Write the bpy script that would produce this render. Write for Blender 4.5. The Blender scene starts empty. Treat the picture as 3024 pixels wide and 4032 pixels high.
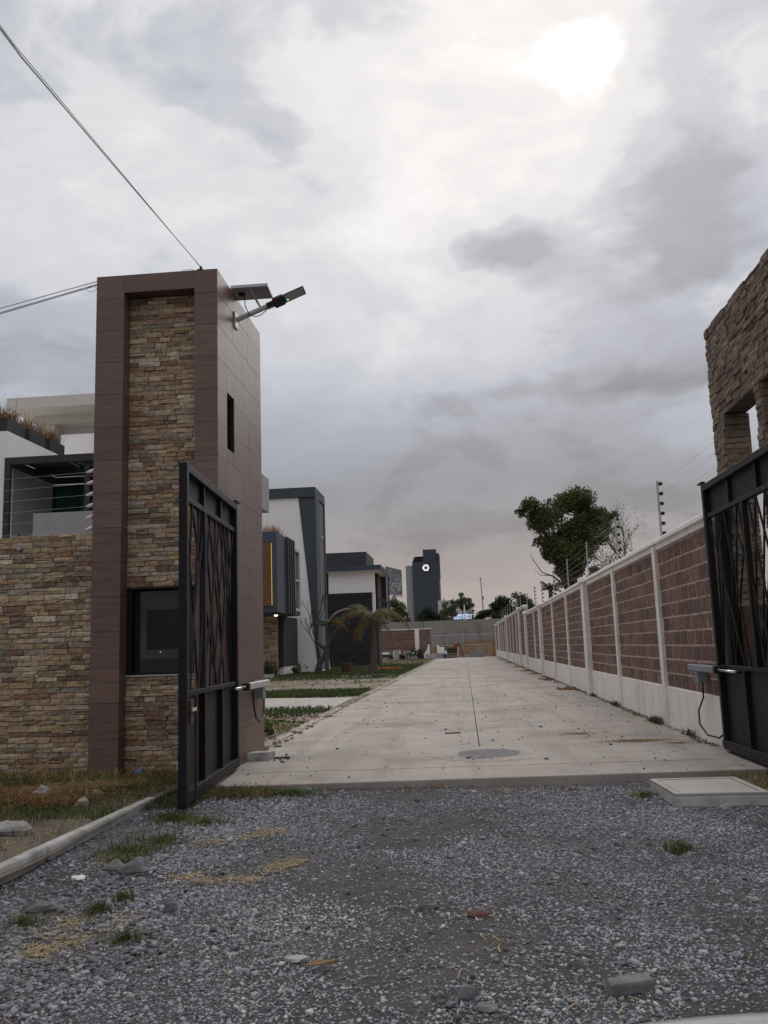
import bpy, math, random
import numpy as np
from mathutils import Vector, Matrix
random.seed(7)
RNG = np.random.default_rng(11)
SC = bpy.context.scene
COL = SC.collection
PI = math.pi

# ---------------------------------------------------------------- camera
cam_d = bpy.data.cameras.new('camera')
cam = bpy.data.objects.new('camera', cam_d); COL.objects.link(cam)
_p, _y, _r = math.radians(8.845), math.radians(4.942), math.radians(1.922)
F = Vector((-math.sin(_y)*math.cos(_p), math.cos(_y)*math.cos(_p), math.sin(_p)))
R0 = Vector((math.cos(_y), math.sin(_y), 0)); U0 = R0.cross(F)
Rv = math.cos(_r)*R0 - math.sin(_r)*U0
Uv = math.sin(_r)*R0 + math.cos(_r)*U0
mw = Matrix((Rv, Uv, -F)).transposed().to_4x4(); mw.translation = (0, 0, 1.3)
cam.matrix_world = mw
cam_d.sensor_fit = 'VERTICAL'; cam_d.sensor_height = 24; cam_d.sensor_width = 18
cam_d.lens = 24*3416.07/4032
cam_d.clip_start = 0.05; cam_d.clip_end = 5000
SC.camera = cam
SC.view_settings.view_transform = 'Standard'; SC.view_settings.look = 'None'
SC.view_settings.exposure = 0.04; SC.view_settings.gamma = 1.0
SC.view_settings.use_curve_mapping = False

# ---------------------------------------------------------------- sky
SUN_EL, SUN_AZ = math.radians(36), math.radians(7)
world = bpy.data.worlds.new('World'); SC.world = world; world.use_nodes = True

class NG:
    """tiny node-building helper"""
    def __init__(s, nt): s.nt = nt; s.n = nt.nodes; s.l = nt.links
    def new(s, t, **kw):
        n = s.n.new(t)
        for k, v in kw.items(): setattr(n, k, v)
        return n
    def put(s, sock, v):
        if hasattr(v, 'is_linked'): s.l.new(v, sock)
        elif v is not None: sock.default_value = v
    def math(s, op, a, b=None, c=None, clamp=False):
        n = s.new('ShaderNodeMath', operation=op, use_clamp=clamp)
        s.put(n.inputs[0], a)
        if b is not None: s.put(n.inputs[1], b)
        if c is not None: s.put(n.inputs[2], c)
        return n.outputs[0]
    def vmath(s, op, a, b=None, scale=None):
        n = s.new('ShaderNodeVectorMath', operation=op)
        s.put(n.inputs[0], a)
        if b is not None: s.put(n.inputs[1], b)
        if scale is not None: s.put(n.inputs['Scale'], scale)
        return n.outputs[0]
    def noise(s, vec, scale, detail=4, rough=.55, dist=0., out='Fac'):
        n = s.new('ShaderNodeTexNoise')
        s.put(n.inputs['Vector'], vec); n.inputs['Scale'].default_value = scale
        n.inputs['Detail'].default_value = detail; n.inputs['Roughness'].default_value = rough
        n.inputs['Distortion'].default_value = dist
        return n.outputs[out]
    def ramp(s, fac, stops, interp='LINEAR'):
        n = s.new('ShaderNodeValToRGB'); cr = n.color_ramp; cr.interpolation = interp
        while len(cr.elements) < len(stops): cr.elements.new(.5)
        for e, (p, c) in zip(cr.elements, stops):
            e.position = p
            e.color = (c, c, c, 1) if isinstance(c, (int, float)) else (*c, 1)
        s.put(n.inputs[0], fac); return n.outputs[0]
    def mix(s, fac, a, b, mode='MIX'):
        n = s.new('ShaderNodeMix', data_type='RGBA', blend_type=mode)
        s.put(n.inputs[0], fac)
        for sk, v in ((n.inputs[6], a), (n.inputs[7], b)):
            if hasattr(v, 'is_linked'): s.l.new(v, sk)
            else: sk.default_value = (*v, 1) if len(v) == 3 else v
        return n.outputs[2]
    def sep(s, v):
        n = s.new('ShaderNodeSeparateXYZ'); s.put(n.inputs[0], v); return n.outputs
    def comb(s, x, y, z):
        n = s.new('ShaderNodeCombineXYZ')
        for i, v in enumerate((x, y, z)): s.put(n.inputs[i], v)
        return n.outputs[0]

def build_world():
    g = NG(world.node_tree); g.n.clear()
    out = g.new('ShaderNodeOutputWorld'); bg = g.new('ShaderNodeBackground')
    bg.inputs['Strength'].default_value = 0.1
    g.l.new(bg.outputs[0], out.inputs[0])
    sky = g.new('ShaderNodeTexSky', sky_type='NISHITA')
    sky.sun_disc = False; sky.sun_elevation = SUN_EL; sky.sun_rotation = SUN_AZ
    sky.air_density = 1.0; sky.dust_density = 2.0
    d = g.new('ShaderNodeTexCoord').outputs['Generated']
    d = g.vmath('NORMALIZE', d)
    x, y, z = g.sep(d)
    el = g.math('MULTIPLY', g.math('ARCSINE', z), 180/PI)
    az = g.math('MULTIPLY', g.math('ARCTAN2', x, y), 180/PI)
    # clouds live on a flat deck: project the direction on it
    zz = g.math('ADD', g.math('MAXIMUM', z, 0.0), 0.24)
    deck = g.comb(g.math('DIVIDE', x, zz), g.math('DIVIDE', y, zz), 0.0)
    n1 = g.noise(deck, 1.9, 7, .58, .25)
    nw = g.noise(deck, 1.7, 5, .6, .0, 'Color')
    wv = g.vmath('SUBTRACT', nw, (.5, .5, .5))
    wx, wy, _ = g.sep(wv)
    azw = g.math('ADD', az, g.math('MULTIPLY', wx, 22.0))
    elw = g.math('ADD', el, g.math('MULTIPLY', wy, 11.0))
    elb = g.math('ADD', el, g.math('MULTIPLY', wy, 5.0))
    base = g.ramp(g.math('DIVIDE', elb, 90.0, clamp=True),
        [(0.0, .37), (.03, .335), (.065, .285), (.11, .28), (.16, .385), (.215, .58), (.29, .68), (.38, .73), (.46, .79), (.65, .95), (1.0, 1.04)])
    def blob(a0, e0, sa, se, amp, soft=True):
        u = g.math('DIVIDE', g.math('SUBTRACT', azw if soft else az, a0), sa)
        v = g.math('DIVIDE', g.math('SUBTRACT', elw if soft else el, e0), se)
        q = g.math('ADD', g.math('MULTIPLY', u, u), g.math('MULTIPLY', v, v))
        return g.math('MULTIPLY', g.math('EXPONENT', g.math('MULTIPLY', q, -1.0)), amp)
    acc = None
    for b in SKY_BLOBS:
        t = blob(*b); acc = t if acc is None else g.math('ADD', acc, t)
    sv = g.vmath('MULTIPLY', d, (1, 1, 1.9))
    f1 = g.noise(sv, 5.2, 9, .58, .35)
    f2 = g.noise(sv, 2.1, 5, .5, .2)
    f3 = g.noise(sv, 15.0, 7, .6, .4)
    s_ = g.math('ADD', g.math('MULTIPLY', acc, 2.9), g.math('ADD', g.math('MULTIPLY', g.math('SUBTRACT', f1, .5), 2.4), g.math('MULTIPLY', g.math('SUBTRACT', f2, .5), .9)))
    def sm(lo, hi):
        n = g.new('ShaderNodeMapRange', interpolation_type='SMOOTHSTEP')
        g.put(n.inputs[0], s_); n.inputs[1].default_value = lo; n.inputs[2].default_value = hi; return n.outputs[0]
    dark, deep, light = sm(-.02, -.34), sm(-.30, -.85), sm(.08, .85)
    tex = g.math('ADD', 1.0, g.math('ADD', g.math('MULTIPLY', g.math('SUBTRACT', n1, .5), .24), g.math('MULTIPLY', g.math('SUBTRACT', f3, .5), .22)))
    k = g.math('ADD', 1.0, g.math('MULTIPLY', dark, -.21))
    k = g.math('ADD', k, g.math('MULTIPLY', deep, -.24))
    k = g.math('ADD', k, g.math('MULTIPLY', light, .22))
    lum = g.math('MULTIPLY', g.math('MULTIPLY', base, k), tex)
    lum = g.math('ADD', lum, g.math('MULTIPLY', g.math('MULTIPLY', light, blob(9.8, 35.2, 4, 3.6, .42)), 1.0))
    lum = g.math('MAXIMUM', lum, .2)
    # cool shaded cloud, near-neutral bright cloud, faint pink low down
    tint = g.ramp(lum, [(.22, (.955, .975, 1.09)), (.45, (.94, .98, 1.115)), (.60, (.97, .99, 1.065)), (.78, (1.005, .995, 1.0))])
    pink = g.ramp(g.math('DIVIDE', el, 90.0, clamp=True), [(0, 1.0), (.06, .8), (.12, .0)])
    tint = g.mix(pink, tint, (1.11, .97, .965))
    cloud = g.mix(1.0, tint, g.comb(lum, lum, lum), 'MULTIPLY')
    cloud10 = g.vmath('SCALE', cloud, scale=10.0)
    col = g.mix(.94, sky.outputs[0], cloud10)
    g.l.new(col, bg.inputs['Color'])

SKY_BLOBS = [  # azimuth, elevation, spread az, spread el (degrees), brightness
    (10, 35.0, 2.4, 2.0, .20), (4, 38, 3.0, 2.4, .10), (1, 33.5, 9, 4, .10), (-4, 30, 11, 6, .08), (-6, 24, 8, 5, .05),
    (-18, 36.5, 4.5, 2.6, -.18), (-8, 40.5, 6, 2.2, -.20), (-12, 33, 3.5, 2.0, -.09), (-20, 29, 8, 5, .06), (17, 33, 5, 9, -.06), (4, 33.5, 4.5, 1.7, -.09),
    (2.5, 25.2, 3.6, 2.3, -.27), (7, 24.3, 5, 1.9, -.20), (15.5, 26.5, 5.5, 3.6, -.23), (14, 22.6, 5, 1.7, -.16), (10.5, 26.8, 2.6, 1.6, .05),
    (11.5, 24.2, 1.2, .9, .12), (9, 20.6, 4.5, 1.5, -.17), (15, 19.6, 4, 1.5, -.12), (18.5, 21.4, 3, 1.1, .12), (1, 22.6, 3, 1.0, .10),
    (4, 16.4, 9, 1.5, -.12), (13, 16.6, 6, 2.0, -.17), (2, 11.5, 12, 2.2, -.05), (-9, 16, 6, 3, .08),
    (14.8, 12.6, 4.2, 1.6, .34), (19, 14.8, 3.5, 1.4, .28), (-22, 25.5, 3.2, 1.2, .10), (-15, 25.0, 2.4, 1.0, .08), (-24, 21.5, 6, 3, -.05),
]
build_world()

sun_d = bpy.data.lights.new('sun', 'SUN'); sun_d.energy = 1.2; sun_d.angle = math.radians(40)
sun_d.color = (1.0, .95, .88)
sun = bpy.data.objects.new('sun', sun_d); COL.objects.link(sun)
_sd = Vector((math.sin(SUN_AZ)*math.cos(SUN_EL), math.cos(SUN_AZ)*math.cos(SUN_EL), math.sin(SUN_EL)))
sun.rotation_euler = _sd.to_track_quat('Z', 'Y').to_euler(); sun.location = _sd*60

# ---------------------------------------------------------------- materials
def M(name, c1, c2=None, scale=4., detail=5, rough=.85, bump=.15, bscale=None, rand=0., island=0.,
      metal=0., stretch=(1, 1, 1), ramp=None, spots=None, spec=.4, lo=.35, hi=.65, local=False, trans=0., coat=0., bdist=.01, streak=None):
    m = bpy.data.materials.new(name); m.use_nodes = True
    g = NG(m.node_tree); b = g.n['Principled BSDF']
    tc = g.new('ShaderNodeTexCoord').outputs['Object'] if local else g.new('ShaderNodeNewGeometry').outputs['Position']
    v = g.vmath('MULTIPLY', tc, stretch)
    if c2 is None: c2 = tuple(k*.8 for k in c1)
    fac = g.ramp(g.noise(v, scale, detail, .6), [(lo, 0.), (hi, 1.)])
    col = g.mix(fac, c1, c2)
    rnd = None
    if island: rnd = g.new('ShaderNodeNewGeometry').outputs['Random Per Island']
    elif rand or ramp: rnd = g.new('ShaderNodeObjectInfo').outputs['Random']
    if ramp:
        rc = g.ramp(rnd, ramp, 'CONSTANT')
        col = g.mix(.86, col, rc)
        f2 = g.ramp(g.noise(v, scale*3.5, 6, .65), [(.3, .55), (.7, 1.35)])
        col = g.mix(1., col, f2, 'MULTIPLY')
    amt = rand or island
    if amt and rnd is not None:
        wn = g.new('ShaderNodeTexWhiteNoise', noise_dimensions='1D'); g.put(wn.inputs['W'], rnd)
        k = g.math('ADD', g.math('MULTIPLY', wn.outputs['Value'], 2*amt), 1-amt)
        col = g.mix(1., col, g.comb(k, k, k), 'MULTIPLY')
    if streak:
        sk = g.ramp(g.noise(g.vmath('MULTIPLY', tc, streak[0]), 1.0, 6, .6, .4), [(streak[2], 0.), (streak[3], 1.)])
        col = g.mix(sk, col, streak[1])
    if spots:
        for (sc, cc, a, bb) in spots:
            sf = g.ramp(g.noise(tc, sc, 5, .6), [(a, 0.), (bb, 1.)])
            col = g.mix(sf, col, cc)
    g.l.new(col, b.inputs['Base Color'])
    rr = g.math('ADD', g.math('MULTIPLY', g.noise(v, scale*2.3, 3), .25), rough-.125, clamp=True)
    g.l.new(rr, b.inputs['Roughness'])
    b.inputs['Metallic'].default_value = metal
    b.inputs['Specular IOR Level'].default_value = spec
    if coat: b.inputs['Coat Weight'].default_value = coat
    if bump:
        bn = g.new('ShaderNodeBump'); bn.inputs['Strength'].default_value = bump
        bn.inputs['Distance'].default_value = bdist
        g.l.new(g.noise(v, bscale or scale*6, 6, .65), bn.inputs['Height'])
        g.l.new(bn.outputs[0], b.inputs['Normal'])
    if trans:
        tr = g.new('ShaderNodeBsdfTranslucent'); g.l.new(col, tr.inputs['Color'])
        mx = g.new('ShaderNodeMixShader'); mx.inputs[0].default_value = trans
        g.l.new(b.outputs[0], mx.inputs[1]); g.l.new(tr.outputs[0], mx.inputs[2])
        g.l.new(mx.outputs[0], g.n['Material Output'].inputs[0])
    return m

def EM(name, c, s):
    m = bpy.data.materials.new(name); m.use_nodes = True
    b = m.node_tree.nodes['Principled BSDF']
    b.inputs['Base Color'].default_value = (*c, 1); b.inputs['Emission Color'].default_value = (*c, 1)
    b.inputs['Emission Strength'].default_value = s; return m

def GLASS(name, c, rough=.04):
    m = M(name, c, tuple(k*.8 for k in c), .6, 2, rough, 0, spec=.6)
    return m

STONES = [(0, (0.388, 0.280, 0.179)), (.12, (0.285, 0.198, 0.133)), (.24, (0.434, 0.337, 0.234)), (.36, (0.243, 0.210, 0.166)), (.46, (0.347, 0.242, 0.159)),
          (.56, (0.478, 0.381, 0.278)), (.66, (0.251, 0.147, 0.101)), (.74, (0.328, 0.287, 0.230)), (.82, (0.174, 0.120, 0.092)), (.88, (0.385, 0.270, 0.153)), (.95, (0.547, 0.461, 0.369))]
m_stone = M('stone', (.26, .2, .13), (.2, .15, .10), 7, 6, .9, .55, 40, ramp=STONES, rand=.18)
m_stone_i = M('stone_mass', (.26, .2, .13), (.2, .15, .10), 7, 6, .9, .55, 40, ramp=STONES, island=.18)
DSTONES = [(0, (0.188, 0.136, 0.094)), (.2, (0.144, 0.101, 0.075)), (.4, (0.223, 0.166, 0.121)), (.6, (0.167, 0.126, 0.092)), (.8, (0.256, 0.191, 0.139)), (.92, (0.123, 0.091, 0.069))]
m_dstone = M('brown_stone', (.16, .13, .1), (.12, .1, .08), 7, 6, .9, .55, 40, ramp=DSTONES, rand=.2)
m_dstone_i = M('brown_stone_mass', (.16, .13, .1), (.12, .1, .08), 7, 6, .9, .55, 40, ramp=DSTONES, island=.2)
m_mortar = M('dark_mortar', (.09, .072, .055), (.06, .05, .04), 12, 4, .95, .4)
m_tile = M('wood_look_tile', (.172, .108, .088), (.112, .068, .057), 6, 8, .46, .12, 30, rand=.13, stretch=(.6, .6, 9), spec=.45,
           spots=[(1.3, (.12, .075, .066), .5, .8)])
m_grout = M('grout', (.035, .026, .024), rough=.95)
m_conc = M('road_concrete', (.37, .332, .303), (.295, .265, .242), .9, 8, .92, .25, 30, rand=.05,
           spots=[(.45, (.23, .203, .18), .50, .70), (2.2, (.39, .35, .315), .56, .8), (5, (.20, .175, .155), .62, .76), (14, (.22, .195, .17), .64, .76)], streak=((2.2, .13, 1), (.25, .215, .192), .48, .74))
m_conc2 = M('pale_concrete', (.41, .385, .36), (.33, .31, .29), 2, 7, .92, .3, 40, spots=[(1.1, (.30, .285, .265), .55, .75)])
m_kerb = M('kerb_concrete', (.50, .49, .475), (.30, .295, .285), 5, 7, .95, .6, 50, spots=[(2.5, (.17, .165, .15), .55, .7)])
m_dirt = M('dirt', (.18, .15, .12), (.12, .10, .082), 2.5, 8, .97, .8, 22, bdist=.03)
m_ground = M('ground_earth', (.16, .135, .10), (.11, .09, .068), .25, 8, .97, .5, 4)
m_gravelbed = M('gravel_bed', (.088, .085, .085), (.05, .048, .047), 6, 8, .97, 1., 55, bdist=.03,
                spots=[(.9, (.10, .088, .075), .5, .66)])
m_soil = M('garden_soil', (.25, .21, .175), (.165, .14, .115), .8, 8, .97, .6, 9, spots=[(.35, (.085, .10, .04), .52, .62)])
m_white = M('white_plaster', (.85, .83, .825), (.80, .78, .775), 1.2, 6, .9, .08, 30)
m_whitewall = M('white_wall_paint', (.78, .745, .72), (.70, .66, .635), 1.5, 6, .9, .2, 25, spots=[(.9, (.54, .49, .42), .55, .75), (6, (.50, .46, .41), .66, .76)], streak=((3, 9, .5), (.60, .56, .50), .52, .7))
m_beige = M('beige_plaster', (.60, .57, .52), (.54, .51, .46), 1., 5, .9, .08)
m_greyp = M('grey_plaster', (.33, .325, .335), (.28, .275, .285), 2, 6, .9, .1)
m_green = M('sage_plaster', (.27, .285, .265), (.24, .25, .235), 2, 5, .9, .05)
m_slate = M('slate_paint', (.055, .066, .088), (.047, .056, .076), .8, 5, .75, .05)
m_slate2 = M('slate_dark', (.052, .058, .07), (.044, .05, .06), .8, 5, .8, .05)
m_slate3 = M('slate_side', (.12, .125, .135), (.10, .105, .115), .8, 5, .8, .05)
m_charcoal = M('charcoal', (.035, .036, .04), (.028, .029, .032), 2, 4, .7, .03)
m_blackstone = M('black_stone', (.032, .034, .038), (.018, .019, .022), 1.2, 7, .8, .8, 9, stretch=(1, 1, 5), bdist=.05)
m_blockpink = M('mortar_pink', (.50, .375, .335), (.32, .24, .215), 6, 6, .95, .4, 40)
m_block = M('split_face_block', (.25, .145, .112), (.125, .078, .063), 14, 7, .95, 1., 45, rand=.34, spots=[(20, (.06, .038, .033), .54, .64), (3, (.16, .10, .095), .5, .7)], bdist=.03)
m_block_i = M('split_face_block_far', (.225, .132, .104), (.135, .083, .067), 14, 7, .95, 1., 45, island=.34, spots=[(12, (.06, .038, .033), .54, .66), (3, (.16, .10, .095), .5, .7)], bdist=.03)
m_black = M('black_paint', (.011, .012, .014), (.008, .008, .009), 12, 5, .55, .1, 60, spots=[(5, (.028, .020, .015), .64, .8)], spec=.22)
m_sheet = M('black_sheet', (.018, .0175, .017), (.012, .012, .012), 5, 6, .6, .05, 40, spots=[(3.5, (.045, .03, .022), .6, .85)], spec=.25)
m_rust = M('rusted_sheet', (.095, .052, .034), (.05, .03, .022), 4, 7, .8, .3, 30)
m_steel = M('galvanised', (.42, .43, .44), (.34, .35, .36), 8, 5, .5, .1, metal=.6)
m_greypaint = M('grey_blue_paint', (.21, .25, .28), (.16, .19, .215), 9, 5, .55, .2, 50, spots=[(14, (.30, .34, .37), .6, .75)])
m_alu = M('light_grey_metal', (.50, .51, .53), (.43, .44, .46), 6, 4, .45, .05, metal=.2)
m_chrome = M('bright_rod', (.78, .75, .72), (.7, .68, .66), 6, 3, .25, 0, metal=1.)
m_rubber = M('black_rubber', (.012, .012, .012), None, 8, 3, .6, 0)
m_whiteplastic = M('white_plastic', (.75, .74, .72), None, 8, 3, .4, 0)
m_glass = GLASS('dark_glass', (.012, .018, .024))
m_glass2 = GLASS('green_glass', (.03, .075, .08), .06)
m_board = M('dark_board', (.010, .010, .011), None, 3, 3, .6, 0)
m_wood = M('warm_wood', (.13, .068, .034), (.09, .045, .024), 5, 6, .6, .1, stretch=(1, 1, 6))
m_brownwood = M('brown_cladding', (.055, .036, .028), (.04, .026, .02), 5, 6, .7, .1, stretch=(6, 6, 1))
m_wall_far = M('grey_block_wall', (.30, .29, .275), (.25, .24, .225), .5, 7, .95, .3, 6, spots=[(.12, (.22, .21, .2), .5, .7)])
m_panel = M('solar_back', (.30, .29, .30), (.27, .26, .27), 3, 3, .5, 0)
m_bark = M('bark', (.085, .07, .055), (.05, .042, .034), 6, 6, .95, .5, 25, stretch=(1, 1, .3))
m_paltrunk = M('palm_trunk', (.115, .10, .088), (.07, .06, .052), 5, 6, .95, .6, 30, stretch=(1, 1, 3))
m_leaf = M('leaf', (.125, .142, .048), (.07, .085, .027), .5, 3, .6, 0, island=.4, trans=.25, spec=.3)
m_leaf2 = M('olive_leaf', (.13, .155, .085), (.08, .10, .05), .5, 3, .6, 0, island=.4, trans=.25, spec=.3)
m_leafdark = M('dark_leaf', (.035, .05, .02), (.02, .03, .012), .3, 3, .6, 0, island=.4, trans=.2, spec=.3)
m_frond = M('frond', (.135, .12, .04), (.06, .062, .022), 1.2, 3, .6, 0, island=.35, trans=.3, spec=.3)
m_fronddry = M('dry_frond', (.19, .115, .045), (.11, .068, .03), 1.2, 3, .8, 0, island=.35, trans=.2)
m_agave = M('agave_leaf', (.05, .06, .03), (.03, .037, .02), 2, 3, .6, 0, island=.3)
m_grass = M('green_grass', (.092, .115, .038), (.058, .076, .025), 1.5, 4, .7, 0, island=.45, trans=.3, spec=.25)
m_lawn = M('lawn_green', (.062, .092, .026), (.042, .062, .018), .5, 4, .7, 0, island=.4, trans=.3, spec=.25)
m_dry = M('dry_grass', (.38, .285, .14), (.26, .18, .085), 1.2, 4, .8, 0, island=.45, trans=.3, spec=.2)
m_rustgrass = M('rust_dry_grass', (.29, .16, .075), (.20, .11, .05), 1.2, 4, .8, 0, island=.4, trans=.3, spec=.2)
m_straw = M('straw', (.38, .285, .15), (.25, .175, .09), 3, 4, .8, 0, island=.4, spec=.2)
m_plume = M('plume', (.42, .37, .33), (.33, .29, .26), 4, 4, .9, 0, island=.2, trans=.3)
m_chip = M('gravel_chip', (.225, .235, .268), (.15, .155, .178), .9, 6, .92, .3, 60, island=.6,
           spots=[(.55, (.13, .118, .108), .55, .68)])
m_chippale = M('pale_chip', (.36, .35, .345), (.27, .265, .265), .9, 6, .92, .3, 60, island=.4)
m_rock = M('grey_rock', (.17, .17, .178), (.11, .11, .115), 9, 6, .95, .7, 40)
m_rockpale = M('pale_rubble', (.36, .345, .33), (.26, .25, .24), 9, 6, .95, .7, 40)
m_rockred = M('reddish_rock', (.19, .095, .08), (.13, .07, .06), 9, 6, .95, .7, 40)
m_carpaint = M('white_car_paint', (.74, .75, .78), None, 1, 2, .22, 0, coat=1., lo=0, hi=.01)
m_tyre = M('tyre_rubber', (.015, .015, .015), None, 10, 3, .8, .1)
m_terracotta = M('terracotta', (.12, .07, .05), (.085, .05, .038), 6, 5, .9, .2)
m_red = M('red_paint', (.22, .045, .03), (.15, .035, .025), 6, 5, .7, .1)
m_orange = M('orange_hose', (.42, .10, .03), None, 6, 3, .6, 0)
m_blue = M('blue_plastic', (.04, .10, .30), None, 6, 3, .4, 0)
m_cardboard = M('weathered_board', (.30, .24, .20), (.22, .18, .15), 5, 5, .9, .1)
m_asphalt = M('tan_store_wall', (.58, .57, .57), None, 1, 3, .9, 0)
m_bluesign = M('blue_fascia', (.05, .075, .15), None, 1, 3, .6, 0)
m_letters = M('navy_letters', (.03, .04, .12), None, 1, 2, .6, 0)
m_litwhite = EM('lit_logo', (.95, .93, 1.0), 1.1)
m_litwarm = EM('lit_led_strip', (1.0, .55, .14), .5)
m_litlamp = EM('lit_downlight', (1.0, .86, .62), 9.0)
m_litgreen = EM('lit_green_diode', (.1, 1.0, .3), 3.0)
m_litred = EM('lit_tail_lamp', (1.0, .35, .2), 2.5)
m_signlit = EM('lit_sign_panel', (.5, .62, .85), .75)

# ---------------------------------------------------------------- building helpers
WL = {}                                      # world location of things and parts
def reg(o, parent, wloc):
    wloc = Vector(wloc); WL[o.name] = wloc
    if parent is not None:
        o.parent = parent; o.location = wloc - WL[parent.name]
    else: o.location = wloc
    return o
def tag(o, label=None, cat=None, group=None, kind=None):
    if label: o['label'] = label
    if cat: o['category'] = cat
    if group: o['group'] = group
    if kind: o['kind'] = kind
    return o
def thing(name, label, cat, loc, group=None):
    o = bpy.data.objects.new(name, None); COL.objects.link(o); o.empty_display_size = .2
    reg(o, None, loc); return tag(o, label, cat, group)
def link_mesh(name, me, mat, parent=None, wloc=(0, 0, 0), kind=None):
    o = bpy.data.objects.new(name, me); COL.objects.link(o)
    if mat and not me.materials: me.materials.append(mat)
    reg(o, parent, wloc)
    if kind: o['kind'] = kind
    return o

class MB:
    def __init__(s): s.v = []; s.f = []
    def add(s, vs, fs):
        k = len(s.v); s.v += [tuple(p) for p in vs]; s.f += [tuple(i+k for i in f) for f in fs]; return s
    def box(s, x0, x1, y0, y1, z0, z1):
        if x0 > x1: x0, x1 = x1, x0
        if y0 > y1: y0, y1 = y1, y0
        if z0 > z1: z0, z1 = z1, z0
        return s.add([(x0,y0,z0),(x1,y0,z0),(x1,y1,z0),(x0,y1,z0),(x0,y0,z1),(x1,y0,z1),(x1,y1,z1),(x0,y1,z1)],
                     [(0,3,2,1),(4,5,6,7),(0,1,5,4),(1,2,6,5),(2,3,7,6),(3,0,4,7)])
    def prism(s, pts, vec):
        """closed solid: polygon pts swept along vec"""
        n = len(pts); pts = [Vector(p) for p in pts]; vec = Vector(vec)
        nrm = Vector((0, 0, 0))
        for i in range(n): nrm += pts[i].cross(pts[(i+1) % n])
        if nrm.dot(vec) > 0: pts.reverse()
        q = [p+vec for p in pts]
        fs = [tuple(range(n)), tuple(range(2*n-1, n-1, -1))]
        for i in range(n):
            j = (i+1) % n; fs.append((j, i, n+i, n+j))
        return s.add(pts+q, fs)
    def bar(s, p, q, w, h=None, up=(0, 0, 1)):
        p, q = Vector(p), Vector(q); h = h or w
        d = (q-p).normalized(); up = Vector(up)
        if abs(d.dot(up)) > .97: up = Vector((0, 1, 0))
        a = d.cross(up).normalized()*w/2; b = a.cross(d).normalized()*h/2
        return s.prism([p-a-b, p+a-b, p+a+b, p-a+b], q-p)
    def tube(s, pts, r, n=8):
        pts = [Vector(p) for p in pts]; k = len(pts)
        rs = r if isinstance(r, (list, tuple)) else [r]*k
        vs = []; prev = None
        for i, p in enumerate(pts):
            d = (pts[min(i+1, k-1)]-pts[max(i-1, 0)]).normalized()
            if prev is None:
                a = d.cross(Vector((0, 0, 1)))
                if a.length < .05: a = d.cross(Vector((1, 0, 0)))
            else: a = prev - d*prev.dot(d)
            a.normalize(); prev = a; b = d.cross(a)
            for j in range(n):
                t = 2*PI*j/n; vs.append(p+(a*math.cos(t)+b*math.sin(t))*rs[i])
        fs = []
        for i in range(k-1):
            for j in range(n):
                j2 = (j+1) % n; fs.append((i*n+j, i*n+j2, (i+1)*n+j2, (i+1)*n+j))
        fs.append(tuple(range(n-1, -1, -1))); fs.append(tuple(range((k-1)*n, k*n)))
        return s.add(vs, fs)
    def lathe(s, c, prof, n=24):
        """prof: (radius, z) from bottom to top about a vertical axis through c"""
        c = Vector(c); vs = []
        for r, z in prof:
            for j in range(n):
                t = 2*PI*j/n; vs.append(c+Vector((r*math.cos(t), r*math.sin(t), z)))
        fs = []; k = len(prof)
        for i in range(k-1):
            for j in range(n):
                j2 = (j+1) % n; fs.append((i*n+j, i*n+j2, (i+1)*n+j2, (i+1)*n+j))
        fs.append(tuple(range(n-1, -1, -1))); fs.append(tuple(range((k-1)*n, k*n)))
        return s.add(vs, fs)
    def ball(s, c, r, n=8, m=6, sq=(1, 1, 1)):
        prof = [(max(math.sin(PI*i/m), .02)*r, -math.cos(PI*i/m)*r) for i in range(m+1)]
        k = len(s.v); s.lathe((0, 0, 0), prof, n)
        for i in range(k, len(s.v)):
            x, y, z = s.v[i]; s.v[i] = (c[0]+x*sq[0], c[1]+y*sq[1], c[2]+z*sq[2])
        return s
    def mesh(s, name):
        me = bpy.data.meshes.new(name); me.from_pydata(s.v, [], s.f); me.update(); return me
    def build(s, name, mat, parent=None, bev=0., smooth=False, kind=None, wloc=None):
        """verts are world coordinates; the object's origin is put at wloc (default: its middle)"""
        a = np.array(s.v)
        if wloc is None: wloc = (*((a[:, :2].min(0)+a[:, :2].max(0))/2), a[:, 2].min())
        a = a - np.array(wloc)
        me = bpy.data.meshes.new(name); me.from_pydata([tuple(p) for p in a], [], s.f); me.update()
        if smooth: me.polygons.foreach_set('use_smooth', [True]*len(me.polygons))
        o = link_mesh(name, me, mat, parent, wloc, kind)
        if bev:
            b = o.modifiers.new('bevel', 'BEVEL'); b.width = bev; b.segments = 2; b.limit_method = 'ANGLE'
            b.angle_limit = math.radians(40)
        return o
def BOX(name, mat, parent, x0, x1, y0, y1, z0, z1, bev=0., kind=None):
    return MB().box(x0, x1, y0, y1, z0, z1).build(name, mat, parent, bev, kind=kind)

def np_mesh(name, V, Fa, smooth=False):
    me = bpy.data.meshes.new(name); V = np.ascontiguousarray(V, np.float32); Fa = np.ascontiguousarray(Fa, np.int32)
    k = Fa.shape[1]
    me.vertices.add(len(V)); me.vertices.foreach_set('co', V.ravel())
    me.loops.add(Fa.size); me.loops.foreach_set('vertex_index', Fa.ravel())
    me.polygons.add(len(Fa)); me.polygons.foreach_set('loop_start', np.arange(0, Fa.size, k, dtype=np.int32))
    me.polygons.foreach_set('loop_total', np.full(len(Fa), k, np.int32))
    if smooth: me.polygons.foreach_set('use_smooth', np.ones(len(Fa), bool))
    me.update(calc_edges=True); me.validate(); return me

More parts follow.
